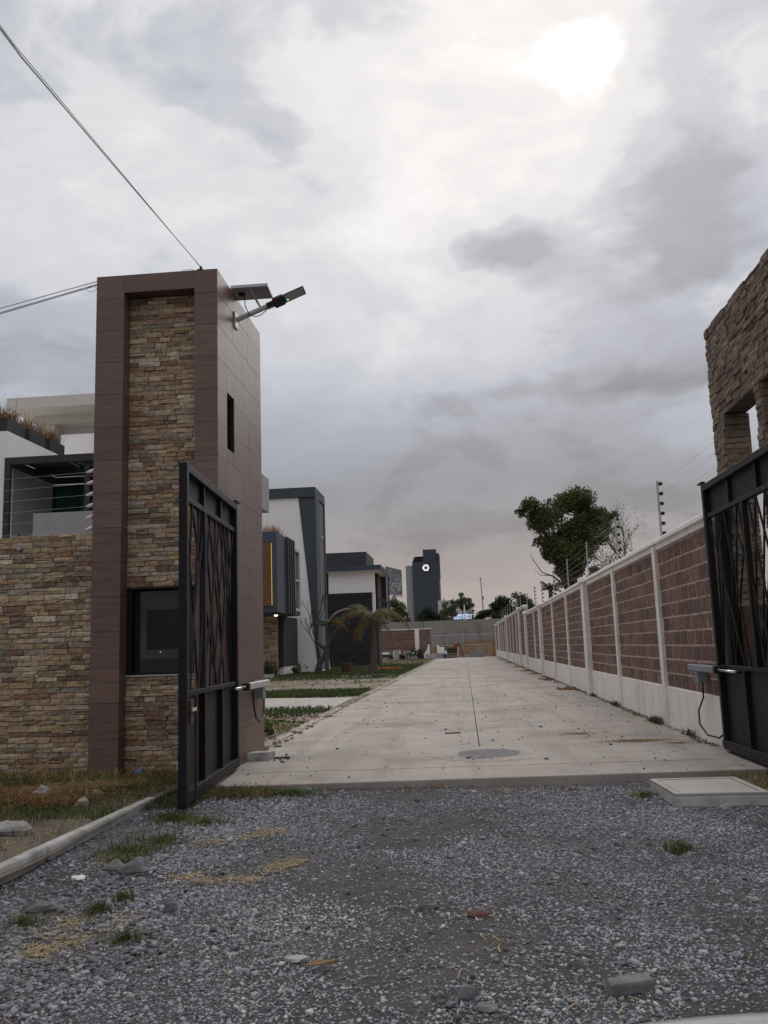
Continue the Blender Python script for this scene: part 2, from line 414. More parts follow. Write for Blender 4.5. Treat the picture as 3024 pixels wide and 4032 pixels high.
def grid_sheet(name, mat, x0, x1, y0, y1, step, hf, parent=None, kind='structure', skirt=None):
    nx = max(2, int((x1-x0)/step)+1); ny = max(2, int((y1-y0)/step)+1)
    X, Y = np.meshgrid(np.linspace(x0, x1, nx), np.linspace(y0, y1, ny))
    Z = hf(X, Y)
    V = np.stack([X.ravel(), Y.ravel(), np.broadcast_to(Z, X.shape).ravel()], 1)
    i = (np.arange(ny-1)[:, None]*nx+np.arange(nx-1)[None]).ravel()
    Fq = np.stack([i, i+1, i+nx+1, i+nx], 1)
    return link_mesh(name, np_mesh(name, V, Fq, True), mat, parent, (0, 0, 0), kind)

def wob(X, Y, s=1.):
    return (np.sin(X*2.1*s+.7)*np.cos(Y*1.7*s+1.3)+.6*np.sin(X*4.3*s+Y*3.1*s)+.4*np.cos(Y*6.1*s-X*2.7*s))/2

def vnoise(X, Y, s, seed=0):
    """smooth value noise"""
    r = np.random.default_rng(seed).random((64, 64))
    x, y = X*s+100, Y*s+100
    i, j = np.floor(x).astype(int), np.floor(y).astype(int); u, v = x-i, y-j
    u, v = u*u*(3-2*u), v*v*(3-2*v)
    i0, i1, j0, j1 = i % 64, (i+1) % 64, j % 64, (j+1) % 64
    return (r[i0, j0]*(1-u)+r[i1, j0]*u)*(1-v)+(r[i0, j1]*(1-u)+r[i1, j1]*u)*v

# ---- scattered stuff
CUBE_V = np.array([(-1,-1,-1),(1,-1,-1),(1,1,-1),(-1,1,-1),(-1,-1,1),(1,-1,1),(1,1,1),(-1,1,1)], float)
CUBE_F = np.array([(0,3,2,1),(4,5,6,7),(0,1,5,4),(1,2,6,5),(2,3,7,6),(3,0,4,7)])
def rotm(n, rng, flat=False):
    a = rng.uniform(0, 2*PI, n)
    if flat:
        b = rng.normal(0, .22, n); c = rng.normal(0, .22, n)
    else:
        b = rng.uniform(0, 2*PI, n); c = rng.uniform(0, 2*PI, n)
    ca, sa, cb, sb, cc, sc = np.cos(a), np.sin(a), np.cos(b), np.sin(b), np.cos(c), np.sin(c)
    Z = np.zeros(n); O = np.ones(n)
    Ra = np.stack([np.stack([ca,-sa,Z],1), np.stack([sa,ca,Z],1), np.stack([Z,Z,O],1)],1)
    Rb = np.stack([np.stack([O,Z,Z],1), np.stack([Z,cb,-sb],1), np.stack([Z,sb,cb],1)],1)
    Rc = np.stack([np.stack([cc,Z,sc],1), np.stack([Z,O,Z],1), np.stack([-sc,Z,cc],1)],1)
    return Ra @ Rb @ Rc
def chips(name, mat, P, size, kind='stuff', parent=None, rng=RNG):
    n = len(P)
    V = CUBE_V[None]*np.array([.58, .58, .58]) + rng.uniform(-.34, .34, (n, 8, 3))
    V = V*(size[:, None, None])*rng.uniform(.55, 1.25, (n, 1, 3))*np.array([1, .85, .5])
    V = np.einsum('nij,nkj->nki', rotm(n, rng, True), V)+P[:, None]
    Fq = (CUBE_F[None]+8*np.arange(n)[:, None, None]).reshape(-1, 4)
    return link_mesh(name, np_mesh(name, V.reshape(-1, 3), Fq), mat, parent, (0, 0, 0), kind)
def blades(name, mat, P, h, w, lean=.5, lying=0., kind='stuff', parent=None, rng=RNG):
    """bent grass blades: 5 verts, a quad and a tip (as quads with a doubled tip)"""
    n = len(P); a = rng.uniform(0, 2*PI, n); d = np.stack([np.cos(a), np.sin(a), np.zeros(n)], 1)
    sd = np.stack([-np.sin(a), np.cos(a), np.zeros(n)], 1)
    h = h*rng.uniform(.55, 1.3, n); L = lean*rng.uniform(.2, 1.2, n)
    up = np.array([0, 0, 1.])
    if lying:
        m1 = P+d*(h*.5)[:, None]+up*(h*.10*rng.random(n))[:, None]
        m2 = P+d*h[:, None]+sd*(h*rng.normal(0, .2, n))[:, None]+up*(h*.06*rng.random(n))[:, None]
    else:
        m1 = P+up*(h*.6)[:, None]+d*(h*L*.35)[:, None]
        m2 = P+up*(h*np.maximum(.95-.35*L, .3))[:, None]+d*(h*L)[:, None]
    ww = (w*rng.uniform(.6, 1.3, n))[:, None]
    V = np.stack([P-sd*ww, P+sd*ww, m1+sd*ww*.8, m1-sd*ww*.8, m2+sd*ww*.15, m2-sd*ww*.15], 1)
    b = 6*np.arange(n)[:, None]
    Fq = np.concatenate([b+np.array([[0, 1, 2, 3]]), b+np.array([[3, 2, 4, 5]])], 1).reshape(-1, 4)
    return link_mesh(name, np_mesh(name, V.reshape(-1, 3), Fq), mat, parent, (0, 0, 0), kind)
def leaves(name, mat, P, size, parent=None, kind=None, rng=RNG, asp=.55):
    n = len(P); V = np.array([(-1,0,0),(0,-asp,.12),(1,0,0),(0,asp,.12)], float)[None]*(size*rng.uniform(.6, 1.3, n))[:, None, None]
    V = np.einsum('nij,nkj->nki', rotm(n, rng), V)+P[:, None]
    Fq = np.arange(4*n).reshape(n, 4)
    return link_mesh(name, np_mesh(name, V.reshape(-1, 3), Fq), mat, parent, (0, 0, 0), kind)
def rect_pts(n, x0, x1, y0, y1, z=0., rng=RNG):
    return np.stack([rng.uniform(x0, x1, n), rng.uniform(y0, y1, n), np.full(n, z)], 1)
def disc_pts(n, x, y, r, z=0., ry=None, rng=RNG):
    a = rng.uniform(0, 2*PI, n); q = np.abs(rng.normal(0, .5, n))
    return np.stack([x+np.cos(a)*q*r, y+np.sin(a)*q*(ry or r), np.full(n, z)], 1)

# ---- stone and block pieces that share meshes
def rough_variants(nm, n, nx, nz, amp, edge, mat, seed):
    rng = random.Random(seed); out = []
    for k in range(n):
        V = []; Fc = []
        for j in range(nz+1):
            for i in range(nx+1):
                u, w = i/nx, j/nz
                e = (i in (0, nx)) or (j in (0, nz))
                yy = -1+(edge*rng.uniform(.5, 1.4) if e else 0)+rng.uniform(-amp, amp)
                uu = min(max(u+(rng.uniform(-.015, .015) if e else rng.uniform(-.1, .1)), 0), 1)
                wv = min(max(w+(rng.uniform(-.05, .05) if e else rng.uniform(-.12, .12)), 0), 1)
                V.append((uu, yy, wv))
        for j in range(nz):
            for i in range(nx):
                a = j*(nx+1)+i; Fc.append((a, a+1, a+nx+2, a+nx+1))
        ring = [i for i in range(nx+1)]+[j*(nx+1)+nx for j in range(1, nz+1)]+[nz*(nx+1)+i for i in range(nx-1, -1, -1)]+[j*(nx+1) for j in range(nz-1, 0, -1)]
        b0 = len(V)
        for q in ring: V.append((V[q][0], 0, V[q][2]))
        m = len(ring)
        for q in range(m):
            q2 = (q+1) % m; Fc.append((ring[q2], ring[q], b0+q, b0+q2))
        Fc.append(tuple(b0+q for q in range(m)))
        out.append((V, Fc))
    res = []
    for k, (V, Fc) in enumerate(out):
        me = bpy.data.meshes.new(nm); me.from_pydata(V, [], Fc); me.update(); me.materials.append(mat); res.append(me)
    return res, out
ST_ME, ST_RAW = rough_variants('stone_piece', 16, 3, 2, .20, .12, m_stone, 3)
DS_ME, DS_RAW = rough_variants('brown_stone_piece', 14, 3, 2, .15, .08, m_dstone, 4)
BL_ME, BL_RAW = rough_variants('block_piece', 10, 4, 2, .35, .3, m_block, 5)

def veneer_rects(u0, u1, z0, z1, rng, hmin=.048, hmax=.068, lmin=.10, lmax=.27, gap=.004, rag=0.):
    """rows of ledge stones: list of (u, z, length, height)"""
    out = []; z = z0
    while z < z1-.02:
        h = min(rng.uniform(hmin, hmax), z1-z)
        if z1-z-h < .025: h = z1-z
        u = u0 - rag*rng.random()
        while u < u1-.01:
            l = rng.uniform(lmin, lmax)
            if u1-u-l < .07: l = u1-u
            hh = h
            if l > .1 and rng.random() < .10 and h > .05:      # two thin stones in the row
                out.append((u, z, l-gap, h*.5-gap)); out.append((u, z+h*.5, l-gap, h*.5-gap))
            else: out.append((u, z, l-gap, hh-gap))
            u += l
        z += h
    return out
def lay(parent, rects, org, face, depth, variants, raws, rng, name, mass_mat, cap=300, used=0, proud=.014, sides=True):
    """face '-Y': u runs along +X. face '-X': u runs along -Y (the visible side looks to -X)."""
    mass = MB(); cnt = used
    for (u, z, l, h) in rects:
        dp = depth+rng.uniform(0, proud); k = rng.randrange(len(variants))
        if face == '-Y': loc = Vector((org[0]+u, org[1], org[2]+z)); rz = 0.
        else: loc = Vector((org[0], org[1]-u, org[2]+z)); rz = -PI/2
        if cnt < cap:
            o = bpy.data.objects.new(name, variants[k]); COL.objects.link(o)
            o.parent = parent; o.location = loc-WL[parent.name]; o.scale = (l, dp, h); o.rotation_euler = (0, 0, rz)
            cnt += 1
        else:
            V, Fc = raws[k]; vs = []
            for (a, b, c) in V:
                x, y, zz = a*l, b*dp, c*h
                vs.append((loc.x+x, loc.y+y, loc.z+zz) if face == '-Y' else (loc.x+y, loc.y-x, loc.z+zz))
            mass.add(vs, Fc)
    if mass.v: mass.build(name+'s', mass_mat, parent, kind='stuff')
    return cnt

# ================================================================ SETTING
grid_sheet('ground', m_ground, -700, 700, -300, 1400, 60, lambda X, Y: np.full_like(X, -.16))
def gravel_h(X, Y):
    left = np.clip((-.9-X)/1.6, 0, 1)*np.clip((Y-5.5)/3., 0, 1)
    return -.075 + .05*left + .018*wob(X*.55, Y*.55) + .006*wob(X*2.3, Y*2.3)
grid_sheet('gravel_bed', m_gravelbed, -2.95, 7.5, -7, 9.35, .12, gravel_h)
def verge_h(X, Y): return .0 + .02*wob(X*.8, Y*.8)
grid_sheet('verge', m_dirt, -14, -2.86, -7, 9.55, .15, verge_h)
def garden_h(X, Y): return -.02 + .02*wob(X*.3, Y*.3)*np.clip((-2.9-X)/.6, 0, 1)
grid_sheet('garden', m_soil, -30, -2.74, 11.45, 104, .6, garden_h)

# --- road: base sheet and separate slabs with open joints
road = tag(MB().box(-2.72, 3.4, 9.75, 91, -.15, -.022).build('road', m_grout, None, kind='structure'), kind='structure')
def slab(pts, top=0., mat=m_conc):
    return MB().prism([(x, y, top-.07) for x, y in pts], (0, 0, .07)).build('slab', mat, road, .006)
_e = lambda x: 8.86+.083*x
_j1 = lambda x: 9.70+.062*x
_j2 = lambda x: 11.06+.10*x*.6
_g = .006
ap = MB().prism([(-2.72, _e(-2.72), -.16), (6.5, _e(6.5), -.16), (6.5, _j1(6.5), -.16), (-2.72, _j1(-2.72), -.16)], (0, 0, .16-.001))
ap.build('slab', m_conc, road, .012)
slab([(-2.72, _j1(-2.72)+_g), (3.4, _j1(3.4)+_g), (3.4, _j2(3.4)), (-2.72, _j2(-2.72))], .001)
y0 = None; ys = [11.3, 15.1, 19.0, 23.0, 27.1, 31.2, 35.3, 39.4, 43.5, 47.6, 51.7, 55.8, 59.9, 64, 68.1, 72.2, 76.3, 80.4, 84.5, 91]
for i in range(len(ys)-1):
    a, b = ys[i], ys[i+1]
    fa = (lambda x: _j2(x)+_g) if i == 0 else (lambda x: a+.004)
    slab([(-2.72, fa(-2.72)), (.125, fa(.125)), (.125, b-.004), (-2.72, b-.004)], 0.)
    slab([(.137, fa(.137)), (3.4, fa(3.4)), (3.4, b-.004), (.137, b-.004)], -.001)
kb = MB(); yk = 11.6
while yk < 91:
    l = random.uniform(.9, 1.6)
    if not (19.0 < yk < 24.2): kb.box(-2.90+random.uniform(-.01, .01), -2.728, yk, min(yk+l, 91)-.008, -.06, .014+random.uniform(-.005, .005))
    yk += l
tag(kb.build('kerb', m_conc, None, .012), kind='structure')
# near kerb between verge and gravel: rough cast concrete lengths
nk = bpy.data.objects.new('kerb_edging', None); COL.objects.link(nk); reg(nk, None, (-2.85, 6.5, 0)); nk['kind'] = 'structure'
yk = 2.0
while yk < 7.9:
    l = min(1.0, 7.95-yk)
    xa, xb = -3.02+.032*(yk-5.2), -3.02+.032*(yk+l-5.2)
    w = .088
    MB().prism([(xa, yk, -.13), (xa+w, yk, -.13), (xb+w, yk+l-.008, -.13), (xb, yk+l-.008, -.13)], (0, 0, .165+random.uniform(-.008, .008))).build('kerb_length', m_kerb, nk, .018)
    yk += l

# driveway to the first house
dw = tag(MB().prism([(-14, 20.2, -.1), (-2.98, 19.25, -.1), (-2.98, 23.2, -.1), (-14, 26.8, -.1)], (0, 0, .112)).build('driveway', m_conc2, None, .01), kind='structure')
MB().prism([(-9.6, 24.9, .0), (-6.0, 19.9, .0), (-5.55, 19.86, .0), (-9.0, 24.8, .0)], (0, 0, .016)).build('drain_strip', m_charcoal, dw)
# far bank and its dry ground
def bank_h(X, Y):
    t = np.clip((Y-92)/13., 0, 1)
    return -.03 + (1.15+.25*np.sin(X*.5))*t*t*(3-2*t) + .08*wob(X*.4, Y*.4)
grid_sheet('bank', m_ground, -40, 40, 91.2, 108, .7, bank_h)

# manhole in the road
mh = thing('manhole', 'round grey manhole cover set in the concrete road', 'manhole cover', (.23, 10.76, 0))
MB().lathe((.23, 10.76, 0), [(.70, -.03), (.70, .003), (.69, .006)], 48).build('concrete_collar', m_conc, mh)
MB().lathe((.23, 10.76, 0), [(.40, .004), (.40, .010), (.375, .010), (.375, .003)], 48).build('ring', m_greyp, mh)
mc = MB().lathe((.23, 10.76, 0), [(.362, -.01), (.362, .009)], 48)
mc.build('cover', M('manhole_iron', (.15, .15, .158), (.085, .085, .09), 9, 7, .85, .8, 30), mh)

# ================================================================ LEFT GATE TOWER
TW = thing('gate_tower', 'tall gate tower clad in brown wood-look tiles with a stone panel and dark guard window', 'tower', (-3.37, 10.37, 0))
X0, X1, Y0, Y1, ZT = -4.09, -2.65, 9.30, 11.44, 5.70
XP, XQ = -3.757, -2.92                       # recess between the two piers
core = MB()
core.box(X0+.012, XP-.012, Y0+.012, 9.64, 0, ZT-.012).box(XQ+.012, X1-.012, Y0+.012, 9.64, 0, ZT-.012)
core.box(XP-.012, XQ+.012, Y0+.012, 9.64, 5.48+.012, ZT-.012)
core.box(X0+.012, X1-.012, 9.64, 10.02, 2.03, 3.655).box(X0+.012, XP+.05, 9.64, 10.02, 0, 2.03).box(XQ-.05, X1-.012, 9.64, 10.02, 0, 2.03)
core.box(XP+.05, XQ-.05, 9.64, 10.02, 0, 1.07)
core.box(X0+.012, X1-.10, 9.64, 10.02, 3.655, 4.335).box(X0+.012, X1-.012, 9.64, 10.02, 4.335, ZT-.012)
core.box(X0+.012, X1-.012, 10.02, Y1-.012, 0, ZT-.012)
core.build('body', m_grout, TW)
zs = [ZT]; z = ZT-.285
while z > .05: zs.append(z); z -= .385
zs.append(0.)
def tile(x0, x1, y0, y1, z0, z1): return BOX('tile', m_tile, TW, x0, x1, y0, y1, z0, z1, .002)
t_ = .012
for a, b in zip(zs[:-1], zs[1:]):
    top, bot = a-.0015, b+.0015
    tile(X0, XP, Y0, Y0+t_, bot, top)                                  # left pier, front
    tile(XQ, X1-.0005, Y0, Y0+t_, bot, top)                            # right pier, front
    if b < 5.48:
        tt = min(top, 5.48)
        tile(XP-t_, XP, Y0+t_+.001, 9.50, bot, tt)                     # left reveal
        tile(XQ, XQ+t_, Y0+t_+.001, 9.50, bot, tt)                     # right reveal
    tile(X0, X0+t_, Y0+t_+.001, Y1, bot, top)                          # left side
tile(XP+.002, XQ-.002, Y0, Y0+t_, 5.48, ZT-.0015)                      # lintel over the recess
tile(XP+.002, XQ-.002, Y0+t_+.001, 9.50, 5.48, 5.48+t_)
st = [[.67, 1.42], [.36, 1.12, 1.86]]
for k, (a, b) in enumerate(zip(zs[:-1], zs[1:])):                      # right side, staggered long tiles
    top, bot = a-.0015, b+.0015
    cuts = [Y0+t_+.001]+[Y0+c for c in st[(k//2) % 2]]+[Y1]
    for c0, c1 in zip(cuts[:-1], cuts[1:]):
        wz0, wz1, wy0, wy1 = 3.655, 4.335, 9.70, 10.02
        segs = [(c0, c1, bot, top)]
        if bot < wz1 and top > wz0 and c0 < wy1 and c1 > wy0:           # cut round the small window
            segs = []
            if c0 < wy0: segs.append((c0, wy0, bot, top))
            if c1 > wy1: segs.append((wy1, c1, bot, top))
            m0, m1 = max(c0, wy0), min(c1, wy1)
            if top > wz1: segs.append((m0, m1, wz1, top))
            if bot < wz0: segs.append((m0, m1, bot, wz0))
        for (s0, s1, q0, q1) in segs:
            if s1-s0 > .02 and q1-q0 > .01: tile(X1-t_, X1, s0+.0015, s1-.0015, q0, q1)
BOX('tile', m_tile, TW, X0, X1-.001, Y1-t_, Y1, 0, ZT)
BOX('parapet_top', m_tile, TW, X0+.013, X1-.013, Y0+.013, Y1-.013, ZT-.011, ZT-.002)
# small side window
sw = MB().box(X1-.095, X1-.03, 9.70, 9.725, 3.655, 4.335).box(X1-.095, X1-.03, 9.995, 10.02, 3.655, 4.335)
sw.box(X1-.095, X1-.03, 9.725, 9.995, 3.655, 3.68).box(X1-.095, X1-.03, 9.725, 9.995, 4.31, 4.335)
sw = sw.build('window', m_black, TW, .003)
BOX('pane', m_glass, sw, X1-.085, X1-.075, 9.725, 9.995, 3.68, 4.31)
# stone panel in the recess, in two pieces above and below the guard window
BOX('panel_backing', m_mortar, TW, XP+.001, XQ-.001, 9.505, 9.63, 2.06, 5.479)
BOX('panel_backing', m_mortar, TW, XP+.001, XQ-.001, 9.505, 9.63, 0, 1.06)
rg = random.Random(21)
pr = veneer_rects(XP+.003, XQ-.003, 0, 1.062, rg, .048, .064, .1, .26)+veneer_rects(XP+.003, XQ-.003, 2.058, 5.476, rg, .046, .066, .10, .27)
lay(TW, pr, (0, 9.506, 0), '-Y', .022, ST_ME, ST_RAW, rg, 'stone', m_stone_i, 300)
# guard window: sill, lintel, frame, panes, board inside
BOX('sill', m_conc2, TW, XP+.004, XQ-.004, 9.47, 9.64, 1.063, 1.082, .004)
BOX('window_lintel', m_charcoal, TW, XP+.004, XQ-.004, 9.49, 9.64, 2.036, 2.057, .003)
gw = MB().box(XP+.055, XP+.115, 9.585, 9.635, 1.083, 2.035).box(XQ-.085, XQ-.055, 9.585, 9.635, 1.083, 2.035)
gw.box(XP+.115, XQ-.085, 9.585, 9.635, 1.083, 1.105).box(XP+.115, XQ-.085, 9.585, 9.635, 2.012, 2.035)
gw = gw.build('guard_window', m_black, TW, .003)
BOX('jamb', m_black, TW, XP+.001, XP+.054, 9.51, 9.635, 1.083, 2.035)
BOX('pane', m_glass, gw, XP+.115, XQ-.085, 9.60, 9.608, 1.105, 2.012)
BOX('dark_board', m_board, gw, XP+.20, XQ-.18, 9.590, 9.598, 1.36, 1.80)
MB().ball((XP+.36, 9.588, 1.33), .007).build('tiny_lamp', m_litwarm, gw)

# stone boundary wall to the left of the tower
SW = thing('stone_wall', 'boundary wall of tan and brown ledge stones left of the gate tower', 'stone wall', (-6, 9.62, 0))
BOX('wall_core', m_mortar, SW, -12, X0-.002, 9.52, 9.72, -.05, 2.655)
rg = random.Random(33)
vis = veneer_rects(-5.36, X0-.004, -.02, 2.69, rg, .050, .072, .11, .29)
cntw = lay(SW, vis, (0, 9.521, 0), '-Y', .026, ST_ME, ST_RAW, rg, 'stone', m_stone_i, 300)
rest = veneer_rects(-8.2, -5.364, -.02, 2.69, rg, .056, .078, .14, .34)
lay(SW, rest, (0, 9.521, 0), '-Y', .026, ST_ME, ST_RAW, rg, 'stone', m_stone_i, 0)
cap = MB(); xx = -8.2
while xx < X0-.05:
    l = min(random.uniform(.15, .34), X0-.004-xx); cap.box(xx, xx+l-.006, 9.50, 9.72, 2.657, 2.692+random.uniform(-.006, .014)); xx += l
cap.build('coping_stones', m_stone_i, SW, .006, kind='stuff')

# electric fence on the stone wall: insulators on the pier and wires running left
for k in range(6):
    zk = 3.40-.132*k
    ins = MB().tube([(X0+.002, 9.38, zk), (X0-.03, 9.38, zk)], .012).tube([(X0-.03, 9.38, zk), (X0-.04, 9.38, zk-.002), (X0-.085, 9.38, zk-.012), (X0-.115, 9.38, zk-.016)], [.022, .025, .018, .008])
    words = ['topmost', 'second from the top', 'third from the top', 'fourth from the top', 'fifth from the top', 'lowest'][k]
    tag(ins.build('insulator', m_whiteplastic, None, smooth=True), f'white fence insulator on the tower side, {words}', 'insulator', 'insulators on the tower side')
    w = MB().tube([(X0-.115, 9.38, zk-.016), (-6.5, 9.6, zk-.05), (-11, 9.62, zk-.02)], .0014, 5)
    tag(w.build('fence_wire', m_alu, None), f'thin electric fence wire over the stone wall, {words}', 'wire', 'electric fence wires over the stone wall')
tag(MB().tube([(-5.02, 9.50, 2.55), (-5.02, 9.44, 2.55)], [.02, .024], 10).build('round_fitting', m_steel, None), 'small round metal fitting near the top of the stone wall', 'fitting')

# overhead cables
cb = MB(); 
anc = (-2.86, 9.36, 5.72)
BR = thing('cable_bracket', 'small black cable bracket on the front top edge of the tower', 'bracket', (-2.86, 9.4, 5.70))
BOX('base', m_black, BR, -2.90, -2.83, 9.33, 9.42, 5.70, 5.725, .004)
MB().tube([(-2.865, 9.37, 5.72), (-2.865, 9.37, 5.77)], .016).build('peg', m_black, BR)
MB().tube([(-3.02+.07*math.cos(t), 9.38+.02*math.sin(t), 5.735+.022*math.sin(t)) for t in np.linspace(0, 2*PI, 14)], .003, 5).build('coil', m_steel, BR)
for k, (dx, z1, lab) in enumerate([(-.05, 5.63, 'upper'), (0, 5.53, 'middle'), (.03, 5.50, 'lower')]):
    pts = [(-2.865+.012*k, 9.37, 5.76-.012*k)]
    for i in range(1, 13):
        t = i/12; y = 9.37-24*t
        pts.append((-2.865+(-.10+dx)*min(t*5.5, 1), y, 5.76+(z1-5.76)*min(t/.18, 1)*(1 if t < .18 else 1)+.5*max(t-.18, 0)))
    tag(MB().tube(pts, .0036, 6).build('overhead_cable', m_steel, None), f'overhead cable from the tower top toward the upper left, {lab} of three', 'cable', 'overhead cables from the tower top')
for k, (za, zb, lab) in enumerate([(5.665, 5.44, 'upper'), (5.63, 5.385, 'middle'), (5.615, 5.37, 'lower')]):
    pts = [(X0-.005, 9.34, za), (-4.6, 9.36, za+(zb-za)*.42), (-5.32, 9.4, zb), (-7, 9.5, zb-.22), (-10, 9.7, zb-.35)]
    tag(MB().tube(pts, .005, 6).build('side_cable', m_steel, None), f'cable leaving the tower top toward the left house, {lab} of three', 'cable', 'cables leaving the tower side')
tag(MB().tube([(X0-.08+.06*math.cos(t), 9.34, 5.575+.03*math.sin(t)) for t in np.linspace(0, 2*PI, 14)], .003, 5).build('cable_loop', m_steel, None), 'small loop of spare cable on the upper left edge of the tower', 'cable')

# solar street lamp on the tower
LP = thing('solar_street_lamp', 'solar street lamp with flat panel on an arm from the tower side', 'street lamp', (-2.65, 10.1, 5.39))
BOX('mounting_plate', m_alu, LP, X1, X1+.02, 10.03, 10.17, 5.27, 5.47, .004)
a0, a1 = Vector((X1+.02, 10.1, 5.38)), Vector((-2.18, 10.1, 5.555))
MB().tube([a0, a1], .032, 12).build('arm', m_alu, LP, smooth=False)
ad = (a1-a0).normalized(); au = Vector((-ad.z, 0, ad.x))
MB().bar(a1-ad*.07, a1+ad*.06, .085, .06).build('clamp', m_black, LP, .008)
h0 = a1+ad*.02
hs = MB().bar(h0, h0+ad*.14, .13, .06, up=(0, .62, .78)).build('driver_box', m_charcoal, LP, .01)
LU = (0, .62, .78)
_b = ad.cross(Vector(LU)).normalized().cross(ad).normalized(); _a = ad.cross(Vector(LU)).normalized()
MB().bar(h0+ad*.14, h0+ad*.42, .115, .026, up=LU).build('lamp_head', m_charcoal, LP, .008)
lens = MB().bar(h0+ad*.155-_b*.0145, h0+ad*.405-_b*.0145, .092, .006, up=LU).build('lens', M('lens_cover', (.36, .36, .33), None, 3, 2, .3, 0), LP, .002)
MB().ball(tuple(h0+ad*.18-_b*.024-_a*.02), .006).build('diode', m_litgreen, LP)
pn = MB().prism([(-2.66, 9.94, 5.735), (-2.205, 9.94, 5.735), (-2.205, 10.24, 5.70), (-2.66, 10.24, 5.70)], (0, .003, .028)).build('solar_panel', m_panel, LP)
fr = MB()
P4 = [Vector(p) for p in ((-2.66, 9.94, 5.745), (-2.205, 9.94, 5.745), (-2.205, 10.24, 5.71), (-2.66, 10.24, 5.71))]
for i in range(4): fr.bar(P4[i], P4[(i+1) % 4], .012, .034)
fr.build('frame', m_alu, pn)
BOX('junction_box', m_black, pn, -2.60, -2.52, 10.06, 10.12, 5.69, 5.712, .004)
MB().bar((-2.43, 9.95, 5.735), (-2.37, 10.12, 5.60), .03, .008).bar((-2.37, 10.12, 5.60), (-2.33, 10.1, 5.53), .03, .02).build('strut', m_alu, LP, .002)
MB().tube([(-2.55, 10.09, 5.69), (-2.52, 10.07, 5.64), (-2.51, 10.05, 5.53), (-2.46, 10.05, 5.42), (-2.38, 10.05, 5.385), (-2.31, 10.06, 5.41), (-2.22, 10.08, 5.50)], .006, 6).build('cable', m_rubber, LP, smooth=True)

# ================================================================ GATES
def gate(name, label, hx, hy, nx, ny, H, side, seed, ped):
    """leaf from hinge (hx,hy) to free end (nx,ny); side=+1 when the open frame faces +X"""
    G = thing(name, label, 'gate', (hx, hy, 0))
    h, e = Vector((hx, hy, 0)), Vector((nx, ny, 0)); d = (e-h); L = d.length; d.normalize()
    n = Vector((d.y, -d.x, 0));  n = n if n.x*side > 0 else -n
    P = lambda s, z, o=0.: h+d*s+n*o+Vector((0, 0, z))
    def rect(nm, s0, s1, z0, z1, o0, o1, mat, bev=.004, par=None):
        pts = [P(s0, z0, o0), P(s1, z0, o0), P(s1, z0, o1), P(s0, z0, o1)]
        return MB().prism(pts, (0, 0, z1-z0)).build(nm, mat, par or G, bev)
    t = .075; zb, zm, zu = .035, .93, 2.66
    rect('stile', 0, t, zb, H, 0, t, m_black)
    rect('stile', L-t, L, .0, H, 0, t, m_black)
    rect('top_rail', t, L-t, H-t, H, 0, t, m_black)
    rect('upper_rail', t, L-t, zu, zu+.05, 0, .055, m_black)
    rect('middle_rail', t, L-t, zm, zm+.045, 0, .06, m_black)
    rect('bottom_rail', t, L-t, zb, zb+.10, 0, t, m_black)
    for q in (L/3, 2*L/3):
        rect('upright', q-.02, q+.02, zu+.05, H-t, .002, .05, m_black)
        rect('upright', q-.025, q+.025, zb+.10, zm, .002, .06, m_black)
    rect('upright', ped-.03, ped+.03, zm+.045, zu, .004, .062, m_black)
    qs = [t, L/3-.02, L/3+.02, 2*L/3-.02, 2*L/3+.02, L-t]
    for a, b in ((0, 1), (2, 3), (4, 5)):
        rect('panel', qs[a], qs[b], zu+.05, H-t, .004, .010, m_sheet, 0)
        rect('panel', qs[a], qs[b], zb+.10, zm, .004, .010, m_sheet, 0)
    r = random.Random(seed)
    tops = np.linspace(t+.04, L-t-.04, 19)
    for k, s in enumerate(tops):
        lean = (-1)**k*r.uniform(.25, .60) if k % 3 else (-1)**k*r.uniform(.6, 1.0)
        s2 = min(max(s+lean, t+.02), L-t-.02); o = .012 if k % 2 else .040
        MB().bar(P(s+r.uniform(-.04, .04), zu-.002, o), P(s2, zm+.047, o), .017, .017, up=tuple(n)).build('bar', m_black, G)
    for z in (.3, 2.3):
        MB().tube([P(-.012, z, .03), P(-.012, z+.16, .03)], .022, 10).build('hinge', m_black, G)
    MB().tube([P(.0, H+.002, .04), P(.0, H+.03, .04)], .03, 8).box(*sum([[min(a, b), max(a, b)] for a, b in zip(P(-.16, H+.03, .02), P(.02, H+.05, .07))], [])).build('top_pivot', m_black, G)
    rect('foot_bracket', -.10, .05, .05, .13, -.0, .06, m_rust, .003)
    return G, P, L, rect
GL, P, L, rect = gate('swing_gate', 'open black steel gate leaf beside the brown tower, slanted bars above sheet panels', -2.635, 9.80, -2.475, 7.43, 3.0, 1, 5, 1.58)
rect('drop_bolt', L-.36, L-.335, .03, .93, .06, .085, m_rust)
lk = rect('lock_box', L-.20, L-.09, .70, .90, .055, .09, m_rust, .004)
rect('latch', L-.25, L-.10, .80, .83, .09, .105, m_chrome, .003, lk)
GR, P, L, rect = gate('swing_gate', 'open black steel gate leaf cropped at the right frame edge, before the brick wall', 2.945, 10.42, 2.975, 7.80, 3.06, -1, 9, 1.30)

